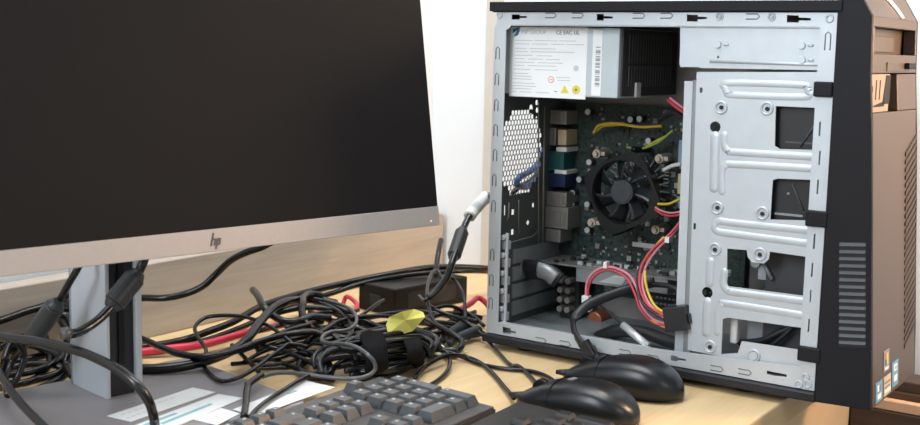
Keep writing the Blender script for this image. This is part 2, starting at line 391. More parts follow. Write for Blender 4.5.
holes = [h1, h2, h3, h4, cr((0.2614,0.2658), 0.0056), cr((0.262,0.0986), 0.0058), rrect(*(0.2431,0.2987), *(0.2462,0.3042), 0.0012), rrect(*(0.2434,0.1611), *(0.2462,0.168), 0.0012)]
cage.plate(out, holes, side_plane(YP), 0.0014)
def ridge(pts, r=0.0030, closed=False):
    cage.tube([(x, YP - 0.0002, z) for x, z in pts], r, 8, 3, closed=closed, flat=(0, 1, 0))
def ridge2(pts, r=0.0034, closed=False):          # a pressed rib: a low rounded bead on the sheet
    cage.tube([(x, YP, z) for x, z in pts], r * 1.3, 12, 4, closed=closed, flat=(0, 1, 0), ratio=(0.3, 1.0), dome=True)
ridge2([(0.2724,0.3096),(0.3449,0.3101),(0.3508,0.3075),(0.352,0.3038),(0.3485,0.2989),(0.2792,0.2981),(0.2719,0.2998),(0.2695,0.3046)], 0.0032, True)
ridge2([(0.2711,0.2586),(0.2716,0.2487),(0.2761,0.2431),(0.2854,0.2422),(0.3625,0.243)])
ridge2([(0.2721,0.2021),(0.2706,0.2199),(0.2738,0.2281),(0.283,0.2302),(0.3613,0.2316)])
ridge2([(0.2618,0.256),(0.2635,0.2053)], 0.0044)
ridge2([(0.3612,0.1722),(0.2831,0.1721),(0.2705,0.1728),(0.2656,0.1673),(0.269,0.1621),(0.2837,0.1611),(0.362,0.1597)], 0.0034)
ridge2([(0.2786,0.1222),(0.2782,0.11),(0.2828,0.1035),(0.2922,0.1027),(0.3616,0.1032)])
ridge2([(0.2746,0.0593),(0.2741,0.0788),(0.2773,0.0884),(0.2867,0.0903),(0.3605,0.0893)])
ridge2([(0.2638,0.1306),(0.2639,0.1091)], 0.0042)
ridge2([(0.2629,0.0885),(0.263,0.0575)], 0.0042)
cage.mi = 0
for c in ((0.2665,0.2854), (0.3131,0.2865), (0.2677,0.1856), (0.3146,0.1846), (0.2679,0.1438), (0.3145,0.1441), (0.268,0.0438), (0.3143,0.0421)):
    cage.tube([(c[0] + 0.0056*math.cos(a*PI/5), YP - 0.0012, c[1] + 0.0056*math.sin(a*PI/5)) for a in range(10)], 0.0013, 6, 2, closed=True)
cage.mi = 1
for c in ((0.267,0.2854), (0.3137,0.2861), (0.2683,0.1857), (0.3147,0.1841), (0.2679,0.1433), (0.3145,0.1436), (0.268,0.0433)):
    cage.cyl((c[0], YP - 0.0022, c[1]), (c[0], YP + 0.001, c[1]), 0.0021)
cage.mi = 0
c = (0.3143,0.0421); cage.cyl((c[0], YP - 0.003, c[1]), (c[0], YP + 0.001, c[1]), 0.0042, 0.0046)
# the flange folded back along its left edge, in two steps
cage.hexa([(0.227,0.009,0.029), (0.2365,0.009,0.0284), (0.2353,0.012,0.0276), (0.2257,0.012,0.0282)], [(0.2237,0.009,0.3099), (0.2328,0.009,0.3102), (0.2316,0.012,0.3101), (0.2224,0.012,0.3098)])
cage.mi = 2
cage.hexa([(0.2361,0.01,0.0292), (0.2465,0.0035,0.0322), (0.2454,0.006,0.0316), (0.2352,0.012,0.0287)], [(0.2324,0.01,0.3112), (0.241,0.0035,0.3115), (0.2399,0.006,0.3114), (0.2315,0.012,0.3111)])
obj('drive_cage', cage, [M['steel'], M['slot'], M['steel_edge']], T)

# --- drives and boxes seen inside the cage
dr = MB(); dr.box((0.262, 0.012, S + 0.255 - 0.03), (0.366, 0.12, S + 0.29)); dr.mi = 1
dr.box((0.330, 0.0115, S + 0.236), (0.362, 0.0121, S + 0.2375)); dr.tube([(0.345, 0.0115, S + 0.233), (0.362, 0.0115, S + 0.262)], 0.0012, 6, 1, smooth=False)
obj('upper_drive', dr, [M['chip'], M['steel_dark_shade']], T)
dr = MB(); dr.box((0.262, 0.012, S + 0.155), (0.366, 0.12, S + 0.215)); dr.mi = 1
dr.box((0.324, 0.0100, S + 0.1655), (0.352, 0.0119, S + 0.1675)); dr.cyl((0.336, 0.011, S + 0.187), (0.336, 0.0125, S + 0.187), 0.0012); dr.mi = 2
dr.tube([(0.338, 0.0115, S + 0.199), (0.352, 0.0115, S + 0.172)], 0.001, 6, 1, smooth=False)
obj('hard_drive', dr, [M['chip'], M['gpu_sink'], M['steel_dark_shade']], T)
lw = MB(); lw.box((0.312, 0.03, S + 0.03), (0.366, 0.12, S + 0.135)); lw.mi = 1
lw.box((0.292, 0.040, S + 0.020), (0.312, 0.10, S + 0.075)); lw.box((0.302, 0.035, S + 0.095), (0.316, 0.06, S + 0.128)); lw.mi = 2
lw.tube([(0.306, 0.03, S + 0.118), (0.320, 0.026, S + 0.098)], 0.0022, 8, 2, smooth=False); lw.mi = 3
lw.cyl((0.300, 0.03, S + 0.112), (0.300, 0.04, S + 0.112), 0.005)
obj('front_fan_duct', lw, [mat('duct_plastic', (0.045, 0.045, 0.05), 0.5), M['steel_edge'], M['gpu_sink'], M['chip_pale']], T)
wb = MB(); wb.tube([(0.288, 0.03, S + 0.028), (0.315, 0.022, S + 0.036), (0.340, 0.022, S + 0.052), (0.366, 0.03, S + 0.062)], 0.0032, 8, 4)
wb.tube([(0.300, 0.026, S + 0.020), (0.325, 0.020, S + 0.032), (0.350, 0.020, S + 0.060)], 0.0024, 8, 4)
obj('front_panel_wire', wb, M['wire_black'], T)
obj('wire_plug', MB().box((0.281, 0.02, S + 0.028), (0.289, 0.03, S + 0.054)), M['white_plastic'], T, bevel=0.002)

# --- black clips of the bezel
for a_, b_ in (((0.3589,0.2998), (0.3767,0.314)), ((0.3589,0.1773), (0.3799,0.1927)), ((0.3593,0.0461), (0.3817,0.0607))):
    obj('bezel_clip', MB().box((a_[0], -0.0045, a_[1]), (b_[0], 0.006, b_[1])), M['bezel'], T, bevel=0.0015)

# --- rear wall with fan grille, port holes and stamped lines
RM = rear_plane(0.004)
hx = []
cy0, cz0 = 0.057, S + 0.203
pit = 0.0066
for j in range(-9, 10):
    for i in range(-8, 9):
        hy = (i + 0.5*(j % 2)) * pit; hz = j * pit * 0.866
        if (hy/0.047)**2 + (hz/0.051)**2 < 1: hx.append(ngon(cy0 + hy, cz0 + hz, 0.00352, 6, PI/6))
hx += [ngon(*(0.0893,0.2772), 0.0040, 4, PI/4), ngon(*(0.0769,0.2711), 0.0045, 8), ngon(*(0.0908,0.2684), 0.0036, 8), ngon(*(0.0897,0.2596), 0.002, 8),
       ngon(*(0.0883,0.1562), 0.0036, 4, PI/4), ngon(*(0.043,0.1523), 0.0045, 4, PI/4), ngon(*(0.0432,0.129), 0.0045, 4, PI/4), ngon(*(0.0774,0.1364), 0.004, 4, 0)]
c = (0.0253,0.1564); hx.append(rect(c[0]-0.0016, c[1]-0.006, c[0]+0.0016, c[1]+0.006))
rw = MB(); rw.plate(rect(0.0015, S + 0.0015, 0.1605, HX - 0.002), hx, RM, 0.001)
rw.mi = 1
for L_ in (((518.7,200),(518.3,235)), ((509,202),(508.6,216),(507,220)), ((509.5,246),(510.5,243),(533,236),(537,232),(538,225))):
    pass
rw.tube([(0.0048,0.0542,0.1653), (0.0048,0.056,0.1252)], 0.0007, 6, 1, smooth=False)
rw.tube([(0.0048,0.033,0.1649), (0.0048,0.0328,0.1488), (0.0048,0.0298,0.1445)], 0.0007, 6, 1, smooth=False)
rw.tube([(0.0048,0.0358,0.1112), (0.0048,0.0388,0.1173), (0.0048,0.0869,0.1187), (0.0048,0.1005,0.125)], 0.0009, 6, 2)
rw.tube([(0.0048,0.0924,0.2766), (0.0048,0.1024,0.1066)], 0.0010, 6, 1, smooth=False)
rw.tube([(0.0048,0.1066,0.2716), (0.0048,0.1123,0.1066)], 0.0013, 6, 1, smooth=False)
obj('rear_wall', rw, [M['steel_dark_shade'], M['shell']], T)
sl = MB()
for i in range(4):
    z = S + 0.012 + 0.0205*i
    sl.box((0.0045, 0.045, z), (0.0062, 0.150, z + 0.0165))
obj('slot_cover', sl, M['steel_in_shade'], T)
tb = MB()
for i in range(5):
    z = S + 0.014 + 0.0205*i
    tb.box((0.012, 0.008, z), (0.020, 0.016, z + 0.010)); tb.cyl((0.015, 0.004, z + 0.014), (0.015, 0.012, z + 0.014), 0.0032)
tb.cyl((0.018, 0.010, S + 0.012), (0.018, 0.010, S + 0.115), 0.0022)
obj('slot_bracket', tb, M['steel'], T, bevel=0.0008)

# --- power supply
PX0, PX1, PY0, PZ0, PZ1 = 0.0052, 0.147, 0.015, S + 0.271, S + 0.3445
ps = MB(); ps.box((PX0, PY0, PZ0), (PX1 - 0.001, 0.158, PZ1))
psu = obj('power_supply', ps, M['psu'], T, bevel=0.0012)
vt = MB(); vt.box((PX1 - 0.001, PY0 + 0.006, PZ0 + 0.002), (PX1 + 0.0008, 0.157, PZ1 - 0.001)); vt.mi = 1
for i in range(17):
    y = PY0 + 0.02 + i * 0.0066
    vt.box((PX1 + 0.0006, y, PZ0 + 0.012), (PX1 + 0.0018, y + 0.0012, PZ0 + 0.034)); vt.box((PX1 + 0.0006, y, PZ0 + 0.037), (PX1 + 0.0014, y + 0.0010, PZ1 - 0.006))
obj('vent_grille', vt, [M['psu_vent'], M['psu_bar']], psu)
ct = MB(); c = (0.15,0.0558,0.2976); ct.box((0.148, c[1] - 0.006, c[2] - 0.008), (0.151, c[1] + 0.006, c[2] + 0.008)); obj('cable_tab', ct, M['white_plastic'], psu, bevel=0.001)
lb = MB(); lx0, lz0, lx1, lz1 = *(0.0122,0.2865), *(0.1085,0.3626)
PS = side_plane(PY0 - 0.0003)
lb.prism(rect(lx0, lz0, lx1, lz1), PS, -0.0003, 0.0002)
q0, q1 = (0.1151,0.291), (0.1264,0.3601)
lb.prism(rect(q0[0], q0[1], q1[0], q1[1]), PS, -0.0003, 0.0002)
W_, H_ = lx1 - lx0, lz1 - lz0
lb.mi = 1
def LP(u, v): return (lx0 + u*W_, lz1 - v*H_)
for v, segs in ((0.185, ((.05,.30),(.32,.62),(.64,.86))), (0.235, ((.06,.26),(.29,.50),(.54,.72),(.74,.96))), (0.30, ((.05,.22),(.26,.60))), (0.345, ((.05,.24),(.28,.84))), (0.40, ((.05,.30),(.36,.56))),
                (0.45, ((.06,.20),(.24,.44),(.48,.66))), (0.50, ((.05,.33),(.38,.70))), (0.545, ((.05,.20),(.24,.62))), (0.60, ((.05,.28),(.34,.64))), (0.66, ((.05,.26),)), (0.70, ((.06,.30),(.62,.80))),
                (0.74, ((.05,.30),(.64,.80))), (0.80, ((.05,.34),)), (0.84, ((.05,.36),)), (0.88, ((.05,.30),)), (0.925, ((.05,.10),(.14,.30),(.36,.54)))):
    for a, e in segs:
        x, z = LP(a, v); x2, _ = LP(e, v); lb.prism(rect(x, z - 0.0008, x2, z), PS, 0.0002, 0.0004)
lb.text('FSP GROUP', 0.0062, PS @ Matrix.Translation((*LP(0.145, 0.10), 0.0003)))
lb.mi = 2
lb.text('CE EAC UL', 0.0060, PS @ Matrix.Translation((*LP(0.60, 0.10), 0.0003)))
for k in range(30):                              # bar code on its own strip
    z = q0[1] + 0.010 + k * 0.0014
    if k % 5 != 3: lb.prism(rect(q0[0] + 0.004, z, q0[0] + 0.0095, z + (0.0009 if k % 3 else 0.0005)), PS, 0.0002, 0.0004)
lb.mi = 3
lb.prism([LP(.03,.03), LP(.03,.09), LP(.13,.02), LP(.12,.0)][::-1], PS, 0.0002, 0.0004); lb.prism([LP(.04,.14), LP(.10,.12), LP(.13,.03), LP(.09,.05)], PS, 0.0002, 0.0004)
lb.mi = 4
c = LP(.555, .74); lb.tube([(c[0] + 0.0033*math.cos(a*PI/4), PY0 - 0.0006, c[1] + 0.0033*math.sin(a*PI/4)) for a in range(8)], 0.0004, 6, 2, closed=True)
lb.prism(rect(c[0]-.0016, c[1]-.0004, c[0]+.0016, c[1]+.0004), PS, 0.0002, 0.0004)
lb.mi = 5
c = LP(.735, .875); lb.prism([(c[0]-.005, c[1]-.0035), (c[0]+.005, c[1]-.0035), (c[0], c[1]+.005)], PS, 0.0002, 0.0004)
c = LP(.88, .87); lb.prism(ngon(c[0], c[1], .0048, 16), PS, 0.0002, 0.0004)
lb.mi = 2
c = LP(.88, .87); lb.prism(ngon(c[0], c[1], .0016, 8), PS, 0.0004, 0.0006)
c = LP(.62, .90); lb.prism(rect(c[0]-.0016, c[1]-.001, c[0]+.0016, c[1]+.0), PS, 0.0002, 0.0004)
lb.mi = 1
c = LP(.87, .57); lb.prism(ngon(c[0], c[1], .0032, 14), PS, 0.0002, 0.0004)
obj('rating_label', lb, [M['label'], M['ink'], M['ink_dark'], M['ink_blue'], M['ink_red'], M['ink_yellow']], psu)['label'] = 'white rating label with fine print and hazard marks'

# --- motherboard and what sits on it
YB = 0.150
mbx = MB(); mbx.box((0.006, YB, S + 0.030), (0.245, YB + 0.0018, S + 0.258))
mb_ = obj('motherboard', mbx, M['pcb'], T)
ch = MB()
rnd = random.Random(3)
for k in range(520):
    x = rnd.uniform(0.04, 0.24); z = S + rnd.uniform(0.034, 0.252)
    w_, h_ = rnd.choice([(0.0025, 0.0015), (0.0015, 0.0025), (0.004, 0.003), (0.006, 0.006), (0.003, 0.003), (0.002, 0.002)])
    ch.mi = rnd.choice([0, 0, 1, 1, 2])
    ch.box((x, YB - rnd.uniform(0.0008, 0.003), z), (x + w_, YB, z + h_))
ch.mi = 0
for c, w_, h_ in (((0.101,0.148,0.1117), .018, .006), ((0.1417,0.148,0.1221), .012, .010), ((0.0678,0.148,0.0159), .016, .014), ((0.0771,0.148,0.2608), .02, .012), ((0.0023,0.148,0.2729), .02, .012), ((0.1383,0.148,0.0623), .014, .014)):
    ch.box((c[0], YB - 0.003, c[2] - h_), (c[0] + w_, YB, c[2]))
ch.mi = 3
c = (0.107,0.146,0.115); ch.box((c[0], YB - 0.0032, c[2] - 0.004), (c[0] + 0.030, YB - 0.0030, c[2] + 0.0015))
for k in range(6):
    c = (0.1435,0.146,0.2054); ch.box((c[0], YB - 0.004, c[2] - 0.004*k), (c[0] + 0.006, YB - 0.003, c[2] - 0.004*k + 0.0012))
obj('chips', ch, [M['chip'], M['chip_pale'], M['shell_in'], M['cap']], mb_)['kind'] = 'stuff'
for c in ((0.0456,0.138,0.2667), (0.0497,0.138,0.2071), (0.037,0.138,0.1854), (0.0286,0.138,0.1684), (0.0285,0.138,0.1546), (0.0492,0.138,0.1563), (0.0505,0.138,0.1252), (0.1016,0.138,0.2606), (0.1131,0.138,0.2618), (0.1256,0.138,0.2371)):
    k = MB(); k.cyl((c[0], 0.139, c[2]), (c[0], YB, c[2]), 0.0038); k.mi = 1; k.cyl((c[0], 0.138, c[2]), (c[0], 0.139, c[2]), 0.0034, 0.0037)
    obj('capacitor', k, [M['chip'], M['cap']], mb_)
def port(nm, a, e, m1, d=0.022, mi2=None, y0=0.122):
    k = MB(); k.box((min(a[0], e[0]), y0, min(a[1], e[1])), (max(a[0], e[0]), YB, max(a[1], e[1])))
    if mi2 is not None:
        k.mi = 1
        w = abs(e[0]-a[0]); h = abs(e[1]-a[1])
        k.box((min(a[0], e[0]) + w*0.3, y0 - 0.0006, min(a[1], e[1]) + h*0.15), (min(a[0], e[0]) + w*0.72, y0, max(a[1], e[1]) - h*0.2))
        k.box((min(a[0], e[0]) + w*0.80, y0 - 0.0006, min(a[1], e[1]) + h*0.15), (min(a[0], e[0]) + w*0.92, y0, max(a[1], e[1]) - h*0.2))
    obj(nm, k, [M[m1], M[mi2 or m1]], mb_, bevel=0.0008)
port('usb_port', (-0.0007,0.2512), (0.0261,0.2674), 'shell', mi2='shell_in')
port('keyboard_port', (0.001,0.2255), (0.0126,0.2465), 'shell')
port('keyboard_port', (0.0154,0.2264), (0.027,0.2449), 'tan')
port('serial_port', (0,0.1952), (0.0246,0.2186), 'teal', mi2='teal')
port('video_port', (0.0007,0.1759), (0.027,0.1925), 'blue')
port('port_screw', (0.0142,0.2186), (0.0284,0.2243), 'white_plastic', y0=0.121)
port('port_screw', (0.0125,0.192), (0.0294,0.1969), 'white_plastic', y0=0.121)
port('usb_port', (0.0021,0.1531), (0.0311,0.1701), 'shell', mi2='shell_in', y0=0.120)
port('network_port', (0.0035,0.1266), (0.0349,0.1526), 'shell', mi2='shell_in', y0=0.118)
port('audio_port', (0.0037,0.1092), (0.0246,0.1248), 'shell', y0=0.120)
c0, c1 = (0.1636,0.2109), (0.1688,0.2408); port('memory_slot', c0, c1, 'blue_pale', y0=0.138)
c0, c1 = (0.1646,0.1789), (0.1696,0.2022); port('memory_slot', c0, c1, 'tan', y0=0.138)
c0, c1 = (0.1642,0.1627), (0.1703,0.176); port('memory_slot', c0, c1, 'blue_pale', y0=0.138)
c0, c1 = (0.1509,0.2054), (0.17,0.2153); k = MB(); k.tube([(0.1497,0.13,0.2053), (0.1604,0.13,0.2112), (0.1713,0.13,0.2143)], 0.0024, 8, 3); obj('slot_latch', k, M['white_plastic'], mb_)

# --- processor cooler with its fan
FC = Vector((0.1144,0.098,0.1803)); FCX = FC.x + 0.001
ang = R(26)
FM = basis((FCX, 0.098, FC.z), (math.cos(ang), 0, math.sin(ang)), (-math.sin(ang), 0, math.cos(ang)))   # local z faces -Y
sk = MB()
for i in range(24):
    a = 2*PI*i/24
    d = Vector((math.cos(a), 0, math.sin(a)))
    sk.tube([Vector((FCX, 0.135, FC.z)) + d*0.012, Vector((FCX, 0.135, FC.z)) + d*0.041], 0.0012, 5, 1, smooth=False)
sk.cyl((FCX, 0.112, FC.z), (FCX, 0.148, FC.z), 0.016, n=24)
fan = obj('cooling_fan', MB().plate(rrect(-0.0405, -0.0415, 0.0405, 0.0395, 0.019, 6), [ngon(0, 0, 0.0372, 40)], FM @ Matrix.Translation((0, 0, 0.001)), 0.003), M['fan'], T, bevel=0.0008)
obj('heatsink', sk, M['gpu_sink'], fan)
rg = MB()
for i in range(48):
    a, a2 = 2*PI*i/48, 2*PI*(i+1)/48
    P_ = lambda r, t, z: FM @ Vector((r*math.cos(t), r*math.sin(t), z))
    rg.hexa([P_(.0365, a, -.018), P_(.0385, a, -.018), P_(.0385, a2, -.018), P_(.0365, a2, -.018)], [P_(.0365, a, 0.0), P_(.0385, a, 0.0), P_(.0385, a2, 0.0), P_(.0365, a2, 0.0)])
obj('fan_shroud', rg, M['fan'], fan)
ar = MB()
for t in (45, 135, 225, 315):
    a = R(t + 8); ar.tube([FM @ Vector((0.050*math.cos(a), 0.050*math.sin(a), -0.004)), FM @ Vector((0.047*math.cos(a), 0.047*math.sin(a), -0.045))], 0.0035, 8, 1, smooth=False)
obj('mounting_leg', ar, M['fan'], fan)
bl = MB()
NB = 7
for k in range(NB):
    rows = []
    for i in range(7):
        f = i / 6; r = 0.012 + f * 0.0235
        a0 = 2*PI*k/NB + 0.35 - f * 0.25; sp = 0.52 - 0.02*f
        rows.append([FM @ Vector((r*math.cos(a0 + sp*(j/4)), r*math.sin(a0 + sp*(j/4)), -0.002 - 0.011*(j/4))) for j in range(5)])
    vs = [[bl.bm.verts.new(v) for v in row] for row in rows]
    for i in range(6):
        for j in range(4): bl.bm.faces.new((vs[i][j], vs[i+1][j], vs[i+1][j+1], vs[i][j+1])).smooth = True
bo = obj('fan_blades', bl, mat('fan_blade_plastic', (0.018, 0.021, 0.024), 0.3, 0, 0.5), fan); so = bo.modifiers.new('thick', 'SOLIDIFY'); so.thickness = 0.001
hb = MB(); hb.cyl(FM @ Vector((0, 0, -0.012)), FM @ Vector((0, 0, 0.0015)), 0.0138, n=32); hb.cyl(FM @ Vector((0, 0, 0.0015)), FM @ Vector((0, 0, 0.0025)), 0.0130, 0.0115, n=32); hb.cyl(FM @ Vector((0, 0, 0.0025)), FM @ Vector((0, 0, 0.003)), 0.002, n=12)
obj('fan_hub', hb, M['fan_hub'], fan)
for c in ((0.0678,0.125,0.2195), (0.1476,0.125,0.2191), (0.0647,0.125,0.1374), (0.1472,0.125,0.1376)):
    k = MB(); k.cyl((c[0], 0.122, c[2]), (c[0], YB, c[2]), 0.0052, n=12); k.cyl((c[0], 0.118, c[2]), (c[0], 0.122, c[2]), 0.003, n=8); k.box((c[0] + 0.004, 0.124, c[2] - 0.002), (c[0] + 0.010, 0.128, c[2] + 0.0025))
    obj('push_pin', k, M['pin'], fan)

# --- graphics card
GZ = 0.0880
gc = obj('graphics_card', MB().box((0.012, 0.092, GZ), (0.205, YB, GZ + 0.0018)), mat('card_board', (0.22, 0.22, 0.205), 0.4, 0.1, 0.6, 0.45, 160), T)
gk = MB()
for k in range(46):
    x = rnd.uniform(0.03, 0.20); y = rnd.uniform(0.094, 0.145); s_ = rnd.choice([.002, .003, .004])
    gk.mi = rnd.choice([0, 0, 0, 1, 2])
    gk.box((x, y, GZ + 0.0018), (x + s_*1.6, y + s_, GZ + 0.0018 + s_))
gk.mi = 1; gk.box((0.075, 0.10, GZ + 0.0018), (0.100, 0.12, GZ + 0.0026))
obj('chips', gk, [M['chip'], M['chip_pale'], M['cap']], gc)['kind'] = 'stuff'
gs = MB(); gs.box((0.062, 0.094, GZ - 0.017), (0.178, 0.147, GZ - 0.0005)); gs.mi = 1
gs.prism([(0.092, GZ - 0.014), (0.112, GZ - 0.004), (0.128, GZ - 0.004), (0.122, GZ - 0.014)], side_plane(0.0938), 0.0, 0.0008)
obj('heatsink', gs, [M['gpu_sink'], M['cap']], gc, bevel=0.001)
bk = MB(); bk.box((0.0065, 0.060, GZ - 0.012), (0.008, 0.150, GZ + 0.006)); obj('bracket', bk, M['steel_in_shade'], gc)
vp = MB(); vp.tube([(0.012, 0.065, GZ - 0.005), (0.030, 0.062, GZ - 0.0035), (0.046, 0.062, GZ - 0.006), (0.056, 0.064, GZ - 0.013)], 0.0125, 12, 4, flat=(0, 1, 0.25)); obj('ribbon_guard', vp, M['chip'], gc)
vp = MB(); vp.tube([(0.032, 0.058, GZ - 0.002), (0.043, 0.058, GZ - 0.004), (0.053, 0.060, GZ - 0.011)], 0.0105, 12, 4, flat=(0, 1, 0.25)); obj('ribbon_end', vp, M['gpu_sink'], gc)
# lower expansion plugs and perforated inner grille
lp = MB()
for i in range(2):
    for j in range(4):
        lp.mi = 0; c = (0.0418,0.1,0.0629)
        x = c[0] + 0.010*i - 0.002; z = c[2] + 0.006 - 0.0115*j
        lp.cyl((x, 0.096, z), (x, 0.11, z), 0.0036)
lp.mi = 1; lp.box(((0.0334,0.1,0.0679)[0], 0.11, S + 0.004), ((0.0576,0.1,0.071)[0], 0.14, GZ - 0.02))
obj('audio_jack_block', lp, [M['shell_in'], M['chip']], T)
gr = MB(); a_, e_ = (0.1465,0.13,0.0402), (0.1935,0.13,0.0897); gr.box((a_[0], 0.131, a_[2]), (e_[0], 0.134, e_[2])); gr.mi = 1
for i in range(9):
    for j in range(7):
        x = a_[0] + (i + 0.5) * (e_[0]-a_[0]) / 9; z = a_[2] + (j + 0.5) * (e_[2]-a_[2]) / 7; gr.box((x - 0.0016, 0.1303, z - 0.0012), (x + 0.0016, 0.131, z + 0.0012))
obj('perforated_grille', gr, [M['chip'], M['gpu_sink']], T)
cp = MB(); c = (0.0743,0.12,0.0218); cp.cyl((c[0], 0.12, c[2]), (c[0], 0.145, c[2]), 0.010, n=20); obj('inductor', cp, M['copper'], T, bevel=0.002)

# --- wiring inside
def wire(name, pts, r, m, flat=None): return obj(name, MB().tube(pts, r, 8, 6, flat=flat), M[m], T)
wire('power_wire', [(0.2189,0.05,0.1954),(0.2167,0.045,0.1713),(0.2041,0.04,0.1503),(0.1844,0.035,0.1294),(0.1749,0.03,0.1094),(0.177,0.025,0.0898),(0.1896,0.02,0.0728),(0.2157,0.014,0.0636)], 0.0016, 'wire_red')
wire('power_wire', [(0.2191,0.052,0.1974),(0.218,0.047,0.1733),(0.2066,0.042,0.1514),(0.1881,0.037,0.1285),(0.1786,0.032,0.1085),(0.1796,0.027,0.0887),(0.1931,0.02,0.0722),(0.217,0.014,0.0606)], 0.0015, 'wire_pink')
wire('power_wire', [(0.1898,0.052,0.142),(0.1831,0.045,0.1312),(0.1778,0.04,0.1193),(0.1799,0.03,0.1024),(0.1866,0.025,0.0856),(0.1988,0.02,0.0719),(0.2178,0.014,0.0671)], 0.0015, 'wire_yellow')
wire('power_wire', [(0.2173,0.05,0.1846),(0.2135,0.045,0.1678),(0.1998,0.04,0.1455),(0.18,0.035,0.1245),(0.1716,0.03,0.1046),(0.1749,0.025,0.0862),(0.1862,0.02,0.0712),(0.2159,0.014,0.0594)], 0.0014, 'wire_black')
wire('power_wire', [(0.0995,0.05,0.0632),(0.1001,0.05,0.0804),(0.1094,0.048,0.0944),(0.125,0.046,0.1022),(0.1413,0.043,0.1024),(0.1575,0.04,0.0971),(0.1694,0.034,0.0852),(0.1802,0.028,0.0669),(0.1984,0.02,0.0578),(0.2156,0.015,0.057)], 0.0015, 'wire_pink')
wire('power_wire', [(0.1021,0.05,0.0624),(0.1028,0.05,0.0773),(0.112,0.048,0.0913),(0.1264,0.046,0.099),(0.1402,0.043,0.0989),(0.1553,0.04,0.0924),(0.1673,0.034,0.0794),(0.178,0.028,0.0644),(0.1974,0.02,0.0545),(0.2157,0.015,0.0549)], 0.0014, 'wire_red')
wire('power_wire', [(0.194,0.022,0.0568),(0.2052,0.018,0.0538),(0.2158,0.015,0.0528)], 0.0014, 'wire_yellow')
k = MB(); a_ = (0.1236,0.1044); k.box((a_[0], 0.042, a_[1] - 0.003), (a_[0] + 0.004, 0.05, a_[1] + 0.004)); obj('cable_tie', k, M['white_plastic'], T)
k = MB(); a_ = (0.1988,0.1411); k.box((a_[0], 0.034, a_[1] - 0.002), (a_[0] + 0.005, 0.044, a_[1] + 0.004)); obj('cable_tie', k, M['white_plastic'], T)
for a_, e_ in (((0.0959,0.0581), (0.1045,0.0661)), ((0.0989,0.0482), (0.1062,0.0549))):
    k = MB(); k.box((a_[0], 0.046, a_[1]), (e_[0], 0.054, e_[1])); obj('wire_plug', k, M['white_plastic'], T, bevel=0.0006)
PM = basis((0.2317,0.004,0.0682), (math.cos(R(12)), 0, math.sin(R(12))), (-math.sin(R(12)), 0, math.cos(R(12))))
k = MB(); k.box((-0.0125, -0.0125, -0.006), (0.0125, 0.0125, 0.010), PM); k.box((0.0125, -0.006, -0.002), (0.0150, 0.004, 0.006), PM); k.box((-0.0085, 0.0125, 0.0), (0.0, 0.0145, 0.006), PM)
obj('power_plug', k, M['wire_black'], T, bevel=0.0012)
wire('fan_wire', [(0.165,0.08,0.1673),(0.1736,0.08,0.1625),(0.1899,0.07,0.1629),(0.2069,0.06,0.1677)], 0.0013, 'wire_red')
wire('fan_wire', [(0.1649,0.08,0.1695),(0.1734,0.08,0.1659),(0.1898,0.07,0.1662),(0.2068,0.06,0.171)], 0.0011, 'wire_pink')
wire('fan_wire', [(0.1637,0.09,0.1718),(0.1779,0.085,0.1735),(0.1894,0.08,0.1784),(0.2028,0.07,0.1848)], 0.0015, 'wire_yellow')
wire('board_wire', [(0.0596,0.13,0.2429),(0.0671,0.125,0.2517),(0.0826,0.12,0.2556),(0.098,0.12,0.2559),(0.1234,0.12,0.2538),(0.1505,0.12,0.2564)], 0.0017, 'wire_yellow')
wire('board_wire', [(0.0611,0.132,0.2452),(0.0713,0.127,0.2519),(0.0868,0.122,0.2546),(0.1021,0.122,0.256)], 0.0022, 'wire_yellow')
wire('board_wire', [(0.1081,0.12,0.23),(0.1208,0.12,0.2285),(0.1344,0.12,0.2317),(0.1489,0.12,0.2394),(0.1641,0.12,0.2526)], 0.0014, 'wire_green')
wire('board_wire', [(0.1279,0.121,0.2289),(0.1387,0.121,0.2364),(0.1483,0.121,0.2415),(0.1579,0.121,0.2466)], 0.0012, 'wire_yellow')
wire('supply_wire', [(0.1835,0.06,0.2881),(0.1953,0.055,0.2813),(0.2092,0.05,0.2748)], 0.0018, 'wire_red')
wire('supply_wire', [(0.1848,0.062,0.2903),(0.1977,0.057,0.2835),(0.2104,0.052,0.2779)], 0.0015, 'wire_pink')
wire('supply_wire', [(0.1569,0.1,0.2641),(0.1798,0.08,0.2746),(0.2028,0.06,0.2699),(0.2145,0.05,0.2583)], 0.0035, 'wire_black')
wire('data_cable', [(0.1781,0.06,0.0901),(0.1557,0.05,0.082),(0.132,0.04,0.0715),(0.1129,0.03,0.0603),(0.1027,0.02,0.0459),(0.1096,0.006,0.036),(0.1252,-0.006,0.0263),(0.1374,-0.01,0.0191)], 0.0058, 'wire_black', flat=(0, 1, 0.3))
wire('data_cable', [(0.2239,0.05,0.0781),(0.2005,0.055,0.0883),(0.1723,0.06,0.086),(0.1486,0.06,0.0773)], 0.0030, 'wire_black')
DM = basis((0.1396,-0.012,0.0199), (math.cos(R(-52)), 0, math.sin(R(-52))), (-math.sin(R(-52)), 0, math.cos(R(-52))))
k = MB(); k.box((-0.013, -0.006, -0.003), (0.006, 0.006, 0.005), DM); k.box((0.006, -0.004, -0.002), (0.012, 0.006, 0.004), DM); k.box((-0.004, 0.006, -0.001), (0.004, 0.009, 0.003), DM)
obj('data_plug', k, M['chip'], T, bevel=0.001)
wire('thin_lead', [(0.1148,0.05,0.0596),(0.1327,0.04,0.0536),(0.1528,0.03,0.0471),(0.1602,0.025,0.0447)], 0.0014, 'wire_black')
k = MB(); k.tube([(0.1589,0.025,0.0456), (0.1963,0.01,0.0313)], 0.0042, 10, 1, smooth=False); obj('metal_sleeve', k, M['cap'], T)
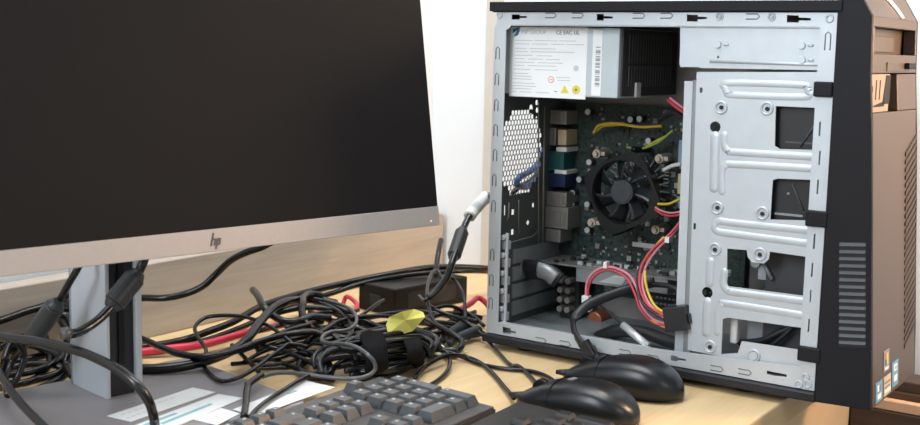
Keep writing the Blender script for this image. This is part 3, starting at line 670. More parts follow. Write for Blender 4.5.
wire('thick_cable', [(0.1114,0.06,0.0171),(0.1409,0.05,0.0316),(0.1759,0.045,0.0356),(0.2054,0.04,0.0324),(0.2349,0.03,0.0336)], 0.0075, 'wire_black')

# --- front bezel
prof = [(0.0098, 0.4317), (0.06, 0.4285), (0.12, 0.4245), (0.189, 0.4204), (0.264, 0.4153), (0.32, 0.4105), (0.3745, 0.4083)]
def xf(z):
    for (z0, x0_), (z1, x1_) in zip(prof, prof[1:]):
        if z <= z1: return x0_ + (x1_ - x0_) * (z - z0) / (z1 - z0)
    return prof[-1][1]
YA, YZ = -0.003, 0.166
bz = MB()
poly = [(0.379, 0.0080), (0.4310, 0.0098)] + [(x, z) for z, x in prof[1:]] + [(0.3997, 0.3888), (0.3915, 0.4020), (0.3765, 0.4020), (0.3765, 0.389)]
SP = basis((0, 0, 0), (1, 0, 0), (0, 0, 1))
# the bezel body is a shell: two cheeks and a stack of front sections, so that the bays are real recesses
def fsec(mb, z0, z1, y0, y1, depth=0.012):
    y0 = max(y0, YA + 0.0062); y1 = min(y1, YZ - 0.0042)
    mb.hexa([(xf(z0) - depth, y0, z0), (xf(z0), y0, z0), (xf(z0), y1, z0), (xf(z0) - depth, y1, z0)], [(xf(z1) - depth, y0, z1), (xf(z1), y0, z1), (xf(z1), y1, z1), (xf(z1) - depth, y1, z1)])
ck = MB()
cheek = [(x, z) for x, z in poly]
ck.prism(cheek, SP, -YA - 0.006, -YA); ck.prism(cheek, SP, -YZ, -YZ + 0.004)
bez = obj('front_bezel', ck, M['bezel'], T, bevel=0.0008)
fp = MB()
fsec(fp, 0.0098, 0.286, YA, YZ); fsec(fp, 0.323, 0.3405, YA, YZ); fsec(fp, 0.3655, 0.3745, YA, YZ)
fsec(fp, 0.3405, 0.3655, YA, 0.008); fsec(fp, 0.3405, 0.3655, 0.157, YZ)
fsec(fp, 0.2865, 0.322, 0.089, YZ); 
fp.hexa([(0.385, 0.0032, 0.3745), (0.4083, 0.0032, 0.3745), (0.4083, 0.1618, 0.3745), (0.385, 0.1618, 0.3745)], [(0.380, 0.0032, 0.402), (0.3915, 0.0032, 0.402), (0.3915, 0.1618, 0.402), (0.380, 0.1618, 0.402)])
obj('front_face', fp, M['bezel_front_lit'], bez, bevel=0.0007)
od = MB(); od.box((0.380, 0.008, 0.3405), (0.396, 0.157, 0.3655)); od.mi = 1; od.box((0.396, 0.010, 0.3425), (0.3975, 0.120, 0.358))
obj('optical_drive', od, [M['bezel_front_lit'], mat('drive_door', (0.10, 0.072, 0.052), 0.4)], bez, bevel=0.0008)
ln = MB(); zb = 0.328
ln.box((xf(zb) - 0.001, 0.050, zb - 0.0035), (xf(zb) + 0.0012, 0.125, zb + 0.0055)); obj('tray_lip', ln, M['bezel_front_lit'], bez, bevel=0.0008)
k = MB(); k.box((xf(zb) - 0.001, 0.112, zb - 0.001), (xf(zb) + 0.006, 0.140, zb + 0.005)); obj('eject_button', k, M['bezel'], bez, bevel=0.001)
pp = MB(); pp.box((0.395, 0.0032, 0.2865), (0.4085, 0.072, 0.322)); pp.mi = 1
pp.box((0.395, 0.072, 0.2865), (0.399, 0.089, 0.322)); pp.cyl((0.4080, 0.009, 0.3075), (0.4092, 0.009, 0.3075), 0.0042)
for y in (0.024, 0.037): pp.box((0.4080, y, 0.298), (0.4088, y + 0.0028, 0.3165))
pp.hexa([(0.4080, 0.050, 0.2935), (0.4090, 0.050, 0.2935), (0.4090, 0.073, 0.2935), (0.4080, 0.073, 0.2935)], [(0.4080, 0.058, 0.321), (0.4090, 0.058, 0.321), (0.4090, 0.073, 0.321), (0.4080, 0.073, 0.321)])
pp.hexa([(0.4080, 0.020, 0.2915), (0.4090, 0.020, 0.2915), (0.4090, 0.055, 0.2915), (0.4080, 0.055, 0.2915)], [(0.4080, 0.020, 0.2925), (0.4090, 0.020, 0.2925), (0.4090, 0.055, 0.2965), (0.4080, 0.055, 0.2965)])
obj('port_panel', pp, [M['port'], M['bezel']], bez)['label'] = 'beige port plate with audio jack and upright slots'
lg = MB(); c = Vector((0.4005, 0.085, 0.3875)); nx = Vector((0.857, 0, 0.515)); 
LGM = basis(c, (0, 1, 0), (-0.515, 0, 0.857))
lg.tube([LGM @ Vector(v) for v in ((-0.006, 0.010, 0.0004), (0.010, -0.004, 0.0004), (0.016, -0.014, 0.0004))], 0.0016, 6, 3)
lg.tube([LGM @ Vector(v) for v in ((0.004, 0.012, 0.0004), (0.018, -0.002, 0.0004), (0.024, -0.013, 0.0004))], 0.0013, 6, 3)
lg.tube([LGM @ Vector(v) for v in ((0.015, -0.013, 0.0004), (0.025, -0.0125, 0.0004))], 0.0011, 6, 1, smooth=False)
obj('maker_badge', lg, M['cap'], bez)
fg = MB()
z = 0.045
while z < 0.246:
    zz = z
    fg.hexa([(xf(zz) - 0.001, 0.118, zz), (xf(zz) + 0.0006, 0.118, zz), (xf(zz + 0.016) + 0.0006, 0.160, zz + 0.016), (xf(zz + 0.016) - 0.001, 0.160, zz + 0.016)],
            [(xf(zz) - 0.001, 0.118, zz + 0.004), (xf(zz) + 0.0006, 0.118, zz + 0.004), (xf(zz + 0.016) + 0.0006, 0.160, zz + 0.020), (xf(zz + 0.016) - 0.001, 0.160, zz + 0.020)])
    z += 0.0078
obj('front_grille', fg, mat('grille_plastic', (0.040, 0.028, 0.020), 0.45), bez)
vs_ = MB()
a_, b_, c_, d_ = (0.3924,0.1654), (0.4167,0.1676), (0.4234,0.0685), (0.3985,0.0659)
vs_.mi = 0; vs_.prism([a_, b_, c_, d_][::-1], side_plane(-0.0031), -0.0005, 0.0001); 
vs_.mi = 1
for i in range(15):
    f0 = (i + 0.1) / 15; f1 = (i + 0.58) / 15
    L0 = [a_[j] + (d_[j] - a_[j]) * f0 for j in (0, 1)]; L1 = [a_[j] + (d_[j] - a_[j]) * f1 for j in (0, 1)]
    R0 = [b_[j] + (c_[j] - b_[j]) * f0 for j in (0, 1)]; R1 = [b_[j] + (c_[j] - b_[j]) * f1 for j in (0, 1)]
    vs_.hexa([(L1[0], -0.0048, L1[1]), (R1[0], -0.0048, R1[1]), (R1[0], -0.0010, R1[1]), (L1[0], -0.0010, L1[1])], [(L0[0], -0.0032, L0[1]), (R0[0], -0.0032, R0[1]), (R0[0], -0.001, R0[1]), (L0[0], -0.001, L0[1])])
    vs_.bm.faces.ensure_lookup_table()
obj('side_louvres', vs_, [M['slot'], mat('louvre_highlight', (0.034, 0.034, 0.037), 0.4)], bez, bevel=0.0004)  # slats are bezel plastic; their highlight is painted as a lighter grey
def sticker(nm, y0, y1, z0, z1, m1, lines):
    k = MB()
    def q(y, z, d): return (xf(z) + d, y, z)
    k.hexa([q(y0, z0, 0), q(y0, z0, 0.0005), q(y1, z0, 0.0005), q(y1, z0, 0)], [q(y0, z1, 0), q(y0, z1, 0.0005), q(y1, z1, 0.0005), q(y1, z1, 0)])
    for mi, u0, u1, v0, v1 in lines:
        k.mi = mi; ya, yb = y0 + (y1-y0)*u0, y0 + (y1-y0)*u1; za, zb_ = z0 + (z1-z0)*v0, z0 + (z1-z0)*v1
        k.hexa([q(ya, za, 0), q(ya, za, 0.0008), q(yb, za, 0.0008), q(yb, za, 0)], [q(ya, zb_, 0), q(ya, zb_, 0.0008), q(yb, zb_, 0.0008), q(yb, zb_, 0)])
    return obj(nm, k, [M[m1], M['label'], M['ink_dark'], M['ink_yellow'], M['ink_red'], M['ink_blue']], bez)
M['stk_blue'] = mat('blue_sticker', (0.16, 0.36, 0.52), 0.35); M['stk_cream'] = mat('cream_sticker', (0.60, 0.48, 0.33), 0.4); M['stk_grey'] = mat('violet_grey_sticker', (0.27, 0.23, 0.25), 0.35)
sticker('sticker', 0.013, 0.036, 0.012, 0.0315, 'stk_blue', [(1, .2, .45, .55, .85), (1, .2, .75, .15, .4), (2, .5, .75, .55, .8)])['label'] = 'blue sticker, lowest on the front'
sticker('sticker', 0.041, 0.066, 0.0125, 0.0315, 'stk_cream', [(2, .1, .9, .62, .72), (2, .1, .8, .40, .48), (1, .1, .9, .15, .3)])['label'] = 'cream printed sticker'
sticker('sticker', 0.071, 0.094, 0.0145, 0.0395, 'stk_blue', [(1, .25, .75, .62, .88), (1, .25, .75, .20, .45), (2, .45, .65, .68, .80)])['label'] = 'blue sticker with two pale marks'
sticker('sticker', 0.040, 0.060, 0.0365, 0.057, 'stk_grey', [(4, .28, .5, .58, .85), (5, .28, .5, .32, .56), (3, .52, .74, .32, .85), (1, .2, .8, .08, .2)])['label'] = 'small sticker with a four-colour window mark'

# ================================================================== MONITOR
MON = empty('monitor', (-0.1623, -0.3985, 0.0), R(-11.134)); WM = ROOTM[MON.name]
tag(MON, 'wide black-screen monitor with silver chin on a silver stand', 'monitor')
TL = R(8.7)
AX, AY, AZ, MW, MH = 0.126, 0.3038, 0.1569, 0.6076, 0.362
# screen frame: origin at the middle of the lower edge; x along the width (right = +), y up the tilted panel, z out of the screen
SMx = WM @ basis((AX, 0, AZ), (0, 1, 0), (-math.sin(TL), 0, math.cos(TL)))
XL, XR = -0.2330, 0.3038
MH = 0.322
pn = MB(); pn.prism(rrect(XL, 0, XR, MH, 0.003, 3), SMx, -0.018, -0.0025)
obj('housing', pn, M['silver'], MON, bevel=0.001)
ch_ = MB(); ch_.prism(rect(XL, 0.0, XR, 0.0197), SMx, -0.0025, 0.0)
chin = obj('chin', ch_, M['silver'], MON, bevel=0.0005)
sc = MB(); sc.prism(rect(XL + 0.0006, 0.0197, XR - 0.0004, MH - 0.001), SMx, -0.003, -0.0006); obj('screen', sc, M['screen'], MON, bevel=0.0004)
lgo = MB()
def stroke(a, b, w):
    (x0_, y0_), (x1_, y1_) = a, b
    lgo.prism([(x0_ - w/2, y0_), (x0_ + w/2, y0_), (x1_ + w/2, y1_), (x1_ - w/2, y1_)], SMx, 0.0, 0.0004)
stroke((.0303, .0052), (.0337, .0164), .0017)
lgo.prism([(.0323, .0098), (.0330, .0116), (.0352, .0116), (.0362, .0106), (.0346, .0053), (.0330, .0053), (.0343, .0098)], SMx, 0.0, 0.0004)
stroke((.0348, .0020), (.0377, .0116), .0016)
lgo.prism([(.0374, .0116), (.0402, .0116), (.0410, .0106), (.0396, .0060), (.0385, .0053), (.0362, .0053), (.0366, .0068), (.0380, .0068), (.0390, .0101), (.0370, .0101)], SMx, 0.0, 0.0004)
obj('maker_logo', lgo, mat('logo_grey', (0.085, 0.07, 0.075), 0.4), chin)
k = MB(); k.cyl(SMx @ Vector((0.2917, 0.0052, -0.0002)), SMx @ Vector((0.2917, 0.0052, 0.0004)), 0.0009, n=10)
led, nt, bs_ = new_mat('power_led'); bs_.inputs['Base Color'].default_value = (1, .62, .38, 1); bs_.inputs['Emission Color'].default_value = (1, .62, .38, 1); bs_.inputs['Emission Strength'].default_value = 0.8
obj('power_light', k, led, chin)
# thicker electronics hump and the arm to the stand
hp_ = MB(); hp_.prism(rrect(-0.14, 0.03, 0.15, 0.25, 0.02), SMx, -0.040, -0.018); obj('rear_cover', hp_, M['adapter'], MON, bevel=0.004)
ft = MB()
ft.prism(rrect(-0.05, 0.10, 0.05, 0.20, 0.008), SMx, -0.052, -0.040)
pA = SMx @ Vector((0, 0.15, -0.050)); pB = WM @ Vector((0.020, 0, pA.z - 0.015))
ft.cyl(pA, pB, 0.016, n=16); obj('tilt_arm', ft, M['stand'], MON)
nk = MB(); NW, NX0, NX1, NZ0, NZ1 = 0.0185, -0.044, 0.027, 0.011, 0.36
nk.box((NX0, -NW, NZ0), (NX1, -NW + 0.0045, NZ1), WM); nk.box((NX0, NW - 0.0065, NZ0), (NX1, NW, NZ1), WM); nk.box((NX0, -NW, NZ0), (NX0 + 0.006, NW, NZ1), WM)
obj('stand_column', nk, M['stand'], MON, bevel=0.0012)
nk = MB(); nk.box((NX0 + 0.006, -NW + 0.0045, NZ0), (NX1 - 0.005, NW - 0.0065, NZ1), WM); nk.mi = 1
nk.box((NX1 - 0.005, -0.004, NZ0 + 0.03), (NX1 - 0.003, 0.002, NZ1), WM)
obj('height_slider', nk, [M['black'], M['adapter']], MON)
ba = MB(); ba.prism(rrect(-0.058, -0.125, 0.150, 0.1195, 0.012, 5), WM, 0.0, 0.0115); obj('stand_base', ba, M['base'], MON, bevel=0.003)

# ================================================================== PAPERS ON THE STAND BASE
def paper(label, pts, z, lines, th=0.0004, mname='paper', ink='ink_teal', group=None):
    mb = MB(); P4 = [Vector((x, y, z)) for x, y in pts]
    mb.hexa(P4, [p + Vector((0, 0, th)) for p in P4]); mb.mi = 1
    def uv(u, v): return P4[0].lerp(P4[1], u).lerp(P4[3].lerp(P4[2], u), v) + Vector((0, 0, th))
    for u0, u1, v0, v1 in lines:
        q = [uv(u0, v0), uv(u1, v0), uv(u1, v1), uv(u0, v1)]
        mb.hexa(q, [p + Vector((0, 0, 0.0001)) for p in q])
    o = obj('paper_label', mb, [M[mname], M[ink]]); tag(o, label, 'paper', group)
    c = sum(P4, Vector()) / 4
    return own(o, (c.x, c.y, z))
def xy(*ps): return [(p[0], p[1]) for p in ps]
rl = random.Random(5)
def words(u0, u1, v0, v1, n):
    out = []; u = u0
    while u < u1:
        w = rl.uniform(0.012, 0.03); out.append((u, min(u + w, u1), v0, v1)); u += w + rl.uniform(0.006, 0.014)
    return out
paper('white paper strip on the monitor base, nearest to the column', xy((-0.099,-0.4545,0.012), (-0.0706,-0.4521,0.012), (-0.0787,-0.3451,0.012), (-0.1068,-0.3476,0.012)), 0.0117,
      [(.62,.72,.04+.06*i,.04+.06*i+.035) for i in range(5)] + [(.25,.33,.08+.07*i,.08+.07*i+.04) for i in range(9)], ink='ink')
paper('white paper strip with teal handwriting-like print on the monitor base', xy((-0.0603,-0.4576,0.012), (-0.028,-0.4542,0.012), (-0.0455,-0.3425,0.012), (-0.0723,-0.3475,0.012)), 0.0117,
      words(.02,.34,.16,.28,0) and [(.16,.30,.02+.03*i,.043+.03*i) for i in range(13)] + [(.45,.60,.14+.032*i,.166+.032*i) for i in range(19)])
paper('blank white paper strip partly under the back corner of the grey keyboard', xy((-0.0337,-0.4153,0.012), (-0.0064,-0.4132,0.012), (-0.0142,-0.3779,0.012), (-0.039,-0.3768,0.012)), 0.0117, [])
paper('white sheet lying behind the grey keyboard, its far end under the cable coil', xy((-0.0262,-0.3746,0.013), (0.0027,-0.3778,0.013), (-0.0007,-0.2645,0.013), (-0.0372,-0.265,0.013)), 0.0124, [(.3,.42,.60+.03*i,.62+.03*i) for i in range(4)])
def note(label, pts, z, mname, fold):
    mb = MB(); n = len(pts); c = sum((Vector(p) for p in pts), Vector()) / n
    v = [mb.bm.verts.new(p) for p in pts]; w = mb.bm.verts.new(c + Vector((0, 0, fold)))
    for i in range(n): mb.bm.faces.new((v[i], v[(i+1) % n], w))
    o = obj('sticky_note', mb, M[mname]); so_ = o.modifiers.new('thick', 'SOLIDIFY'); so_.thickness = 0.0005
    tag(o, label, 'note'); return own(o, (c.x, c.y, min(p[2] for p in pts)))
note('torn yellow paper note propped on the cables in front of the power adapter', [(-0.0352,-0.138,0.036), (-0.0254,-0.1246,0.035), (-0.0204,-0.1135,0.037), (-0.0013,-0.1186,0.056), (-0.0066,-0.115,0.06), (-0.0173,-0.1167,0.062), (-0.0236,-0.1294,0.06), (-0.041,-0.1291,0.052), (-0.0415,-0.1335,0.044)], 0.03, 'note', 0.001)
note('small pale yellow paper scrap flat on the desk near the tower corner', [(-0.0335,-0.0746,0.004), (-0.0097,-0.0775,0.004), (0.0041,-0.0667,0.003), (-0.0012,-0.0373,0.003), (-0.0205,-0.035,0.004), (-0.017,-0.0539,0.006), (-0.0435,-0.0379,0.009), (-0.0456,-0.0524,0.008)], 0.001, 'note_pale', 0.002)

# ================================================================== KEYBOARDS
def keyboard(name, label, mk, mkey, loc, rz, depth, zb, zf, top_step, keyh, legend_glints):
    # local: x from the back edge (0) to the user's edge (depth); y = 0 at the number-pad end, running to -0.44
    K = empty(name, loc, R(rz)); W = ROOTM[K.name]; tag(K, label, 'keyboard')
    L = 0.445
    def zt(x): return zb + (zf - zb) * x / depth
    b = MB(); zlo = 0.004
    b.hexa([W @ Vector(v) for v in ((0.002, -L, zlo), (depth - 0.002, -L, zlo), (depth - 0.002, 0, zlo), (0.002, 0, zlo))],
           [W @ Vector(v) for v in ((0, -L, zt(0)), (depth, -L, zt(depth)), (depth, 0, zt(depth)), (0, 0, zt(0)))])
    obj('case', b, M[mk], K, bevel=0.0014, bseg=2)
    lo = MB(); lo.hexa([W @ Vector(v) for v in ((0.0, -L - 0.0008, 0.003), (depth + 0.0008, -L - 0.0008, 0.003), (depth + 0.0008, 0.0008, 0.003), (0.0, 0.0008, 0.003))], [W @ Vector(v) for v in ((-0.0008, -L - 0.0008, zt(0) - 0.0035), (depth + 0.0008, -L - 0.0008, zt(depth) - 0.0025), (depth + 0.0008, 0.0008, zt(depth) - 0.0025), (-0.0008, 0.0008, zt(0) - 0.0035))])
    obj('lower_case', lo, M['black'], K, bevel=0.0008)
    for fy in (-0.03, -0.41):
        obj('foot', MB().box((0.012, fy - 0.012, 0.0), (0.030, fy + 0.012, 0.006), W), M['black'], K)
        obj('foot', MB().box((depth - 0.022, fy - 0.012, 0.0), (depth - 0.010, fy + 0.012, 0.005), W), M['black'], K)
    U = 0.019
    proto = {}
    tilt = math.atan2(zb - zf, depth)
    Rm = Matrix.Rotation(tilt, 4, 'Y')
    def key(row_x, y, w, d=1.0):
        k = (round(w, 2), round(d, 2))
        if k not in proto:
            mb = MB(); hx, hy = d*U/2 - 0.0006, w*U/2 - 0.0006; t = 0.0030
            mb.hexa([(-hx, -hy, 0), (hx, -hy, 0), (hx, hy, 0), (-hx, hy, 0)], [(-hx + t*0.6, -hy + t, keyh), (hx - t*1.2, -hy + t, keyh), (hx - t*1.2, hy - t, keyh), (-hx + t*0.6, hy - t, keyh)])
            if legend_glints:
                mb.mi = 1; mb.box((-hx + 0.0036, hy - 0.0080, keyh), (-hx + 0.0062, hy - 0.0052, keyh + 0.0001))
            me = bpy.data.meshes.new('key'); bmesh.ops.recalc_face_normals(mb.bm, faces=mb.bm.faces[:]); mb.bm.to_mesh(me); mb.bm.free()
            me.materials.append(M[mkey]); me.materials.append(M['legend_glint'])
            proto[k] = me
        o = bpy.data.objects.new('key', proto[k]); COL.objects.link(o); o.parent = K
        bv = o.modifiers.new('bevel', 'BEVEL'); bv.width = 0.0012; bv.segments = 2; bv.limit_method = 'ANGLE'
        o.matrix_local = Matrix.Translation((row_x, y, zt(row_x) + 0.0004)) @ Rm
    y0 = -0.0045; xr = top_step
    rows = [xr + U*(0.5 + i) for i in range(5)]                      # number row ... space row
    Y = lambda u: y0 - u*U                                             # u units from the number-pad end
    for i in range(5):                                                 # number pad, right column first
        if i == 0: cols = [0, 1, 2, 3]
        elif i == 4: cols = [1]
        else: cols = [1, 2, 3]
        for c in cols: key(rows[i], Y(c + 0.5), 1)
    key((rows[1] + rows[2]) / 2, Y(0.5), 1, 2); key((rows[3] + rows[4]) / 2, Y(0.5), 1, 2); key(rows[4], Y(3.0), 2)
    for i in (0, 1):
        for c in range(3): key(rows[i], Y(4.4 + c + 0.5), 1)
    key(rows[3], Y(5.9), 1)
    for c in range(3): key(rows[4], Y(4.4 + c + 0.5), 1)
    fx = xr - 0.0125
    key(fx, Y(2.6), 1, 0.85)
    base = 7.8
    for c in range(12): key(fx, Y(base + 0.5 + c + 0.5*(c // 4)), 1, 0.85)
    for i, (first, n) in enumerate(((2.0, 13), (1.5, 13), (2.25, 11), (2.75, 10))):
        key(rows[i], Y(base + first/2), first)
        for c in range(n): key(rows[i], Y(base + first + c + 0.5), 1)
    u = base
    for w in (1.25, 1.25, 1.25, 6.0, 1.25, 1.25, 1.25): key(rows[4], Y(u + w/2), w); u += w
    return K, W, zt
KA, WA, ZA = keyboard('keyboard', 'grey dusty keyboard at front centre, its number pad end towards the tower', 'kb', 'key', (0.0185, -0.2205, 0), 0.3, 0.134, 0.0175, 0.0125, 0.026, 0.0085, True)
ld = MB()
for i in range(3):
    p_ = WA @ Vector((0.016, -0.025 - 0.02*i, ZA(0.016) + 0.0002)); ld.box((p_.x - 0.0012, p_.y - 0.003, p_.z - 0.001), (p_.x + 0.0012, p_.y + 0.003, p_.z + 0.0004))
obj('indicator_light', ld, M['slot'], KA)
KB, WB, ZB = keyboard('keyboard', 'black flat keyboard in the foreground, between the grey keyboard and the two mice', 'kb_dark', 'key_dark', (0.1735, -0.2125, 0), 2.2, 0.150, 0.020, 0.0135, 0.045, 0.0045, False)

# ================================================================== MICE
def mouse(label, loc, rz, L, Wd, H):
    # local: +x = palm end, -x = button end
    Mo = empty('computer_mouse', loc, R(rz)); W = ROOTM[Mo.name]; tag(Mo, label, 'mouse')
    ns, nr = 22, 20
    def lerp(tab, t):
        for (a0, v0), (a1, v1) in zip(tab, tab[1:]):
            if t <= a1:
                f = (t - a0) / (a1 - a0); return v0 + (v1 - v0) * f
        return tab[-1][1]
    def sec(t):
        x = -L/2 + L*t
        e = max(0.0, 1 - abs(2*t - 1)**5.0) ** 0.5
        w = Wd/2 * lerp(((0, .84), (.15, .88), (.30, .93), (.45, .97), (.62, 1.0), (.75, .99), (.88, .95), (1, .84)), t) * max(e, 0.03)
        h = H * lerp(((0, .34), (.12, .52), (.25, .72), (.38, .87), (.50, .96), (.60, 1.0), (.70, .98), (.80, .90), (.90, .76), (1, .55)), t) * max(e, 0.03) ** 0.6
        return x, w, h
    def build(t0, t1, infl=0.0, z0=0.004, cut=None):
        mb = MB(); rings = []
        for i in range(ns + 1):
            t = t0 + (t1 - t0)*(0.5 - 0.5*math.cos(PI*i/ns)); x, w, h = sec(t)
            w += infl; h += infl
            ring = []
            for j in range(nr + 1):
                a = PI * j / nr
                cx_, sx_ = math.cos(a), math.sin(a)
                y = w * math.copysign(abs(cx_)**0.72, cx_) * (1 - 0.10*(1 - sx_)); z = z0 + h * abs(sx_)**0.62
                ring.append(mb.bm.verts.new(W @ Vector((x, y, z))))
            rings.append(ring)
        for A, B in zip(rings, rings[1:]):
            for j in range(nr): mb.bm.faces.new((A[j], A[j+1], B[j+1], B[j])).smooth = True
            mb.bm.faces.new((A[0], B[0], B[nr], A[nr]))
        mb.bm.faces.new(rings[0]); mb.bm.faces.new(list(reversed(rings[-1])))
        return mb
    obj('shell', build(0.0, 1.0), M['mouse'], Mo)
    bt = build(0.015, 0.34, 0.0006, 0.0046); obj('button_cover', bt, M['mouse'], Mo)
    ft_ = MB(); ft_.prism([(x, y) for x, y in ngon(0, 0, 1, 28)], W @ Matrix.Diagonal((L*0.42, Wd*0.40, 1, 1)), 0.0, 0.0045); obj('base', ft_, M['black'], Mo)
    x, w, h = sec(0.20)
    wh = MB(); wh.cyl(W @ Vector((x, -0.0035, 0.0045 + h*0.78)), W @ Vector((x, 0.0035, 0.0045 + h*0.78)), 0.0095, n=24); obj('scroll_wheel', wh, M['adapter'], Mo, bevel=0.001)
    x, w, h = sec(0.0)
    sr = MB(); sr.tube([W @ Vector((-L/2 + 0.004, 0, 0.010)), W @ Vector((-L/2 - 0.010, 0, 0.009))], (0.0042, 0.0024), 8, 1, smooth=False); obj('strain_relief', sr, M['black'], Mo)
    return Mo, W, sec
m1, W1, s1 = mouse('black mouse in front, half over the corner of the flat black keyboard', (0.2075, -0.163, 0), 4.0, 0.122, 0.061, 0.0325)
lgm = MB(); x, w, h = s1(0.45); lgm.prism(rect(-0.005, -0.0022, 0.005, 0.0022), basis(W1 @ Vector((x, 0.0, 0.0049 + h)), W1.to_3x3() @ Vector((0.3, 1, 0)), W1.to_3x3() @ Vector((-1, 0.3, 0))), -0.0006, 0.0003)
obj('worn_mark', lgm, M['gpu_sink'], m1)
m2, W2, s2 = mouse('black mouse behind the other one, against the foot of the open computer', (0.2045, -0.063, 0), 5.0, 0.126, 0.063, 0.0345)

# ================================================================== POWER ADAPTER
AD = empty('power_adapter', (-0.198, 0.128, 0.0), R(-8.0)); WD = ROOTM[AD.name]
tag(AD, 'black power brick lying on the desk between the wood panel and the tower', 'power adapter')
k = MB(); k.box((-0.0335, -0.069, 0.0), (0.0335, 0.069, 0.0355), WD); obj('case', k, M['adapter'], AD, bevel=0.0025)
k = MB(); k.box((-0.010, -0.0705, 0.010), (0.010, -0.0685, 0.024), WD); obj('socket', k, M['slot'], AD)
k = MB(); k.box((0.0334, -0.045, 0.008), (0.0340, 0.045, 0.028), WD); obj('rating_sticker', k, M['black'], AD)

# ================================================================== CABLES
def cable(label, pts, r, mname='cable', group=None, name='cable', extra=None):
    r_ = r if not isinstance(r, tuple) else r[0]
    pts = [(max(p[0], -0.3235 + r_), min(p[1], 0.384 - r_), max(p[2], r_ + 0.0003)) for p in pts]
    o = obj(name, MB().tube(pts, r, 10, 7), M[mname]); tag(o, label, 'cable', group)
    c = sum((Vector(p) for p in pts), Vector()) / len(pts)
    return own(o, (c.x, c.y, min(p[2] for p in pts) - (r if not isinstance(r, tuple) else r[0])))
def child_tube(o, nm, pts, r, mname, n=14):
    mb = MB(); mb.tube(pts, r, n, 1, smooth=False); mb.bm.transform(Matrix.Translation(-o.location))
    c = obj(nm, mb, M[mname]); c.parent = o; return c
def ferrite(o, a, b, r):
    a, b = Vector(a), Vector(b); d = (b - a).normalized()
    mb = MB(); mb.cyl(a, b, r, n=20); mb.cyl(a - d*0.006, a, r*0.6, r*0.9, n=16); mb.cyl(b, b + d*0.006, r*0.9, r*0.6, n=16)
    mb.bm.transform(Matrix.Translation(-o.location))
    c = obj('ferrite_bead', mb, M['ferrite'], bevel=0.0012)
    c.parent = o; return c
def velcro(o, pts, r):
    mb = MB(); mb.tube(pts, r, 14, 2, closed=False, flat=None); mb.bm.transform(Matrix.Translation(-o.location))
    c = obj('velcro_strap', mb, M['velcro']); c.parent = o; return c
# --- left, around the monitor stand
cable('thick dark grey cable arching across the front of the monitor column', [(-0.2234,-0.5027,0.075),(-0.1939,-0.4928,0.075),(-0.1523,-0.4819,0.075),(-0.1099,-0.4781,0.074),(-0.0795,-0.4764,0.07),(-0.0567,-0.4744,0.064),(-0.0379,-0.4727,0.055),(-0.0316,-0.4667,0.042),(-0.0334,-0.46,0.028),(-0.0272,-0.4634,0.018),(0.0108,-0.4959,0.016)], 0.0042, 'cable_grey')
cable('grey cable crossing the lower left corner of the picture in front', [(-0.3359,-0.4407,0.05),(-0.2594,-0.4646,0.045),(-0.1989,-0.4905,0.04),(-0.1572,-0.5059,0.032),(-0.1252,-0.5132,0.024),(-0.0895,-0.5201,0.0165),(-0.0262,-0.5397,0.016)], 0.0036, 'cable_grey')
o = cable('black cable dropping from under the monitor, left of the column, with a thick bead', [(-0.1555,-0.4312,0.145),(-0.1514,-0.4412,0.135),(-0.1645,-0.4423,0.118),(-0.177,-0.444,0.1),(-0.1856,-0.4499,0.084),(-0.202,-0.4522,0.067),(-0.2263,-0.4481,0.05),(-0.2385,-0.4506,0.036),(-0.2272,-0.4663,0.026),(-0.1901,-0.4891,0.022)], 0.0034)
ferrite(o, (-0.1762,-0.4479,0.098), (-0.2029,-0.4527,0.066), 0.0092)
o = cable('grey cable beside the monitor column with a fat bead, bent back to the left', [(-0.1125,-0.3959,0.15),(-0.107,-0.4054,0.14),(-0.1123,-0.409,0.128),(-0.1184,-0.4188,0.115),(-0.1146,-0.4366,0.103),(-0.1129,-0.4511,0.095),(-0.1112,-0.4663,0.09),(-0.112,-0.4751,0.088),(-0.1148,-0.4821,0.088)], 0.0042, 'cable_grey')
ferrite(o, (-0.1114,-0.4109,0.1275), (-0.1156,-0.4313,0.1065), 0.0100)
child_tube(o, 'plug_tip', [(-0.1144,-0.4794,0.088), (-0.1161,-0.4862,0.089)], 0.0052, 'cable_pale')
cable('pale grey lead with white tip rising in a narrow loop at the left edge', [(-0.4541,-0.3144,0.055),(-0.4386,-0.3186,0.06),(-0.4173,-0.3295,0.06),(-0.3986,-0.3417,0.05),(-0.3726,-0.3577,0.04),(-0.3491,-0.3721,0.03),(-0.3199,-0.3894,0.02)], 0.0022, 'cable_pale')
cable('black cable running along the wood panel left of the monitor column', [(-0.4818,-0.482,0.05),(-0.4113,-0.4147,0.055),(-0.3622,-0.3775,0.06),(-0.3517,-0.3548,0.062),(-0.3458,-0.3343,0.066),(-0.3353,-0.3231,0.07),(-0.3238,-0.3062,0.07),(-0.3095,-0.2781,0.062)], 0.0040)
cable('black cable waving up from behind the column to the monitor underside', [(-0.3232,-0.2671,0.055),(-0.2828,-0.2567,0.06),(-0.257,-0.2471,0.062),(-0.2423,-0.2318,0.066),(-0.2272,-0.2197,0.075),(-0.2177,-0.2094,0.088),(-0.2001,-0.2057,0.104),(-0.1791,-0.2042,0.115),(-0.1596,-0.1985,0.123),(-0.1434,-0.1958,0.132)], 0.0038)
k_ = random.Random(11)
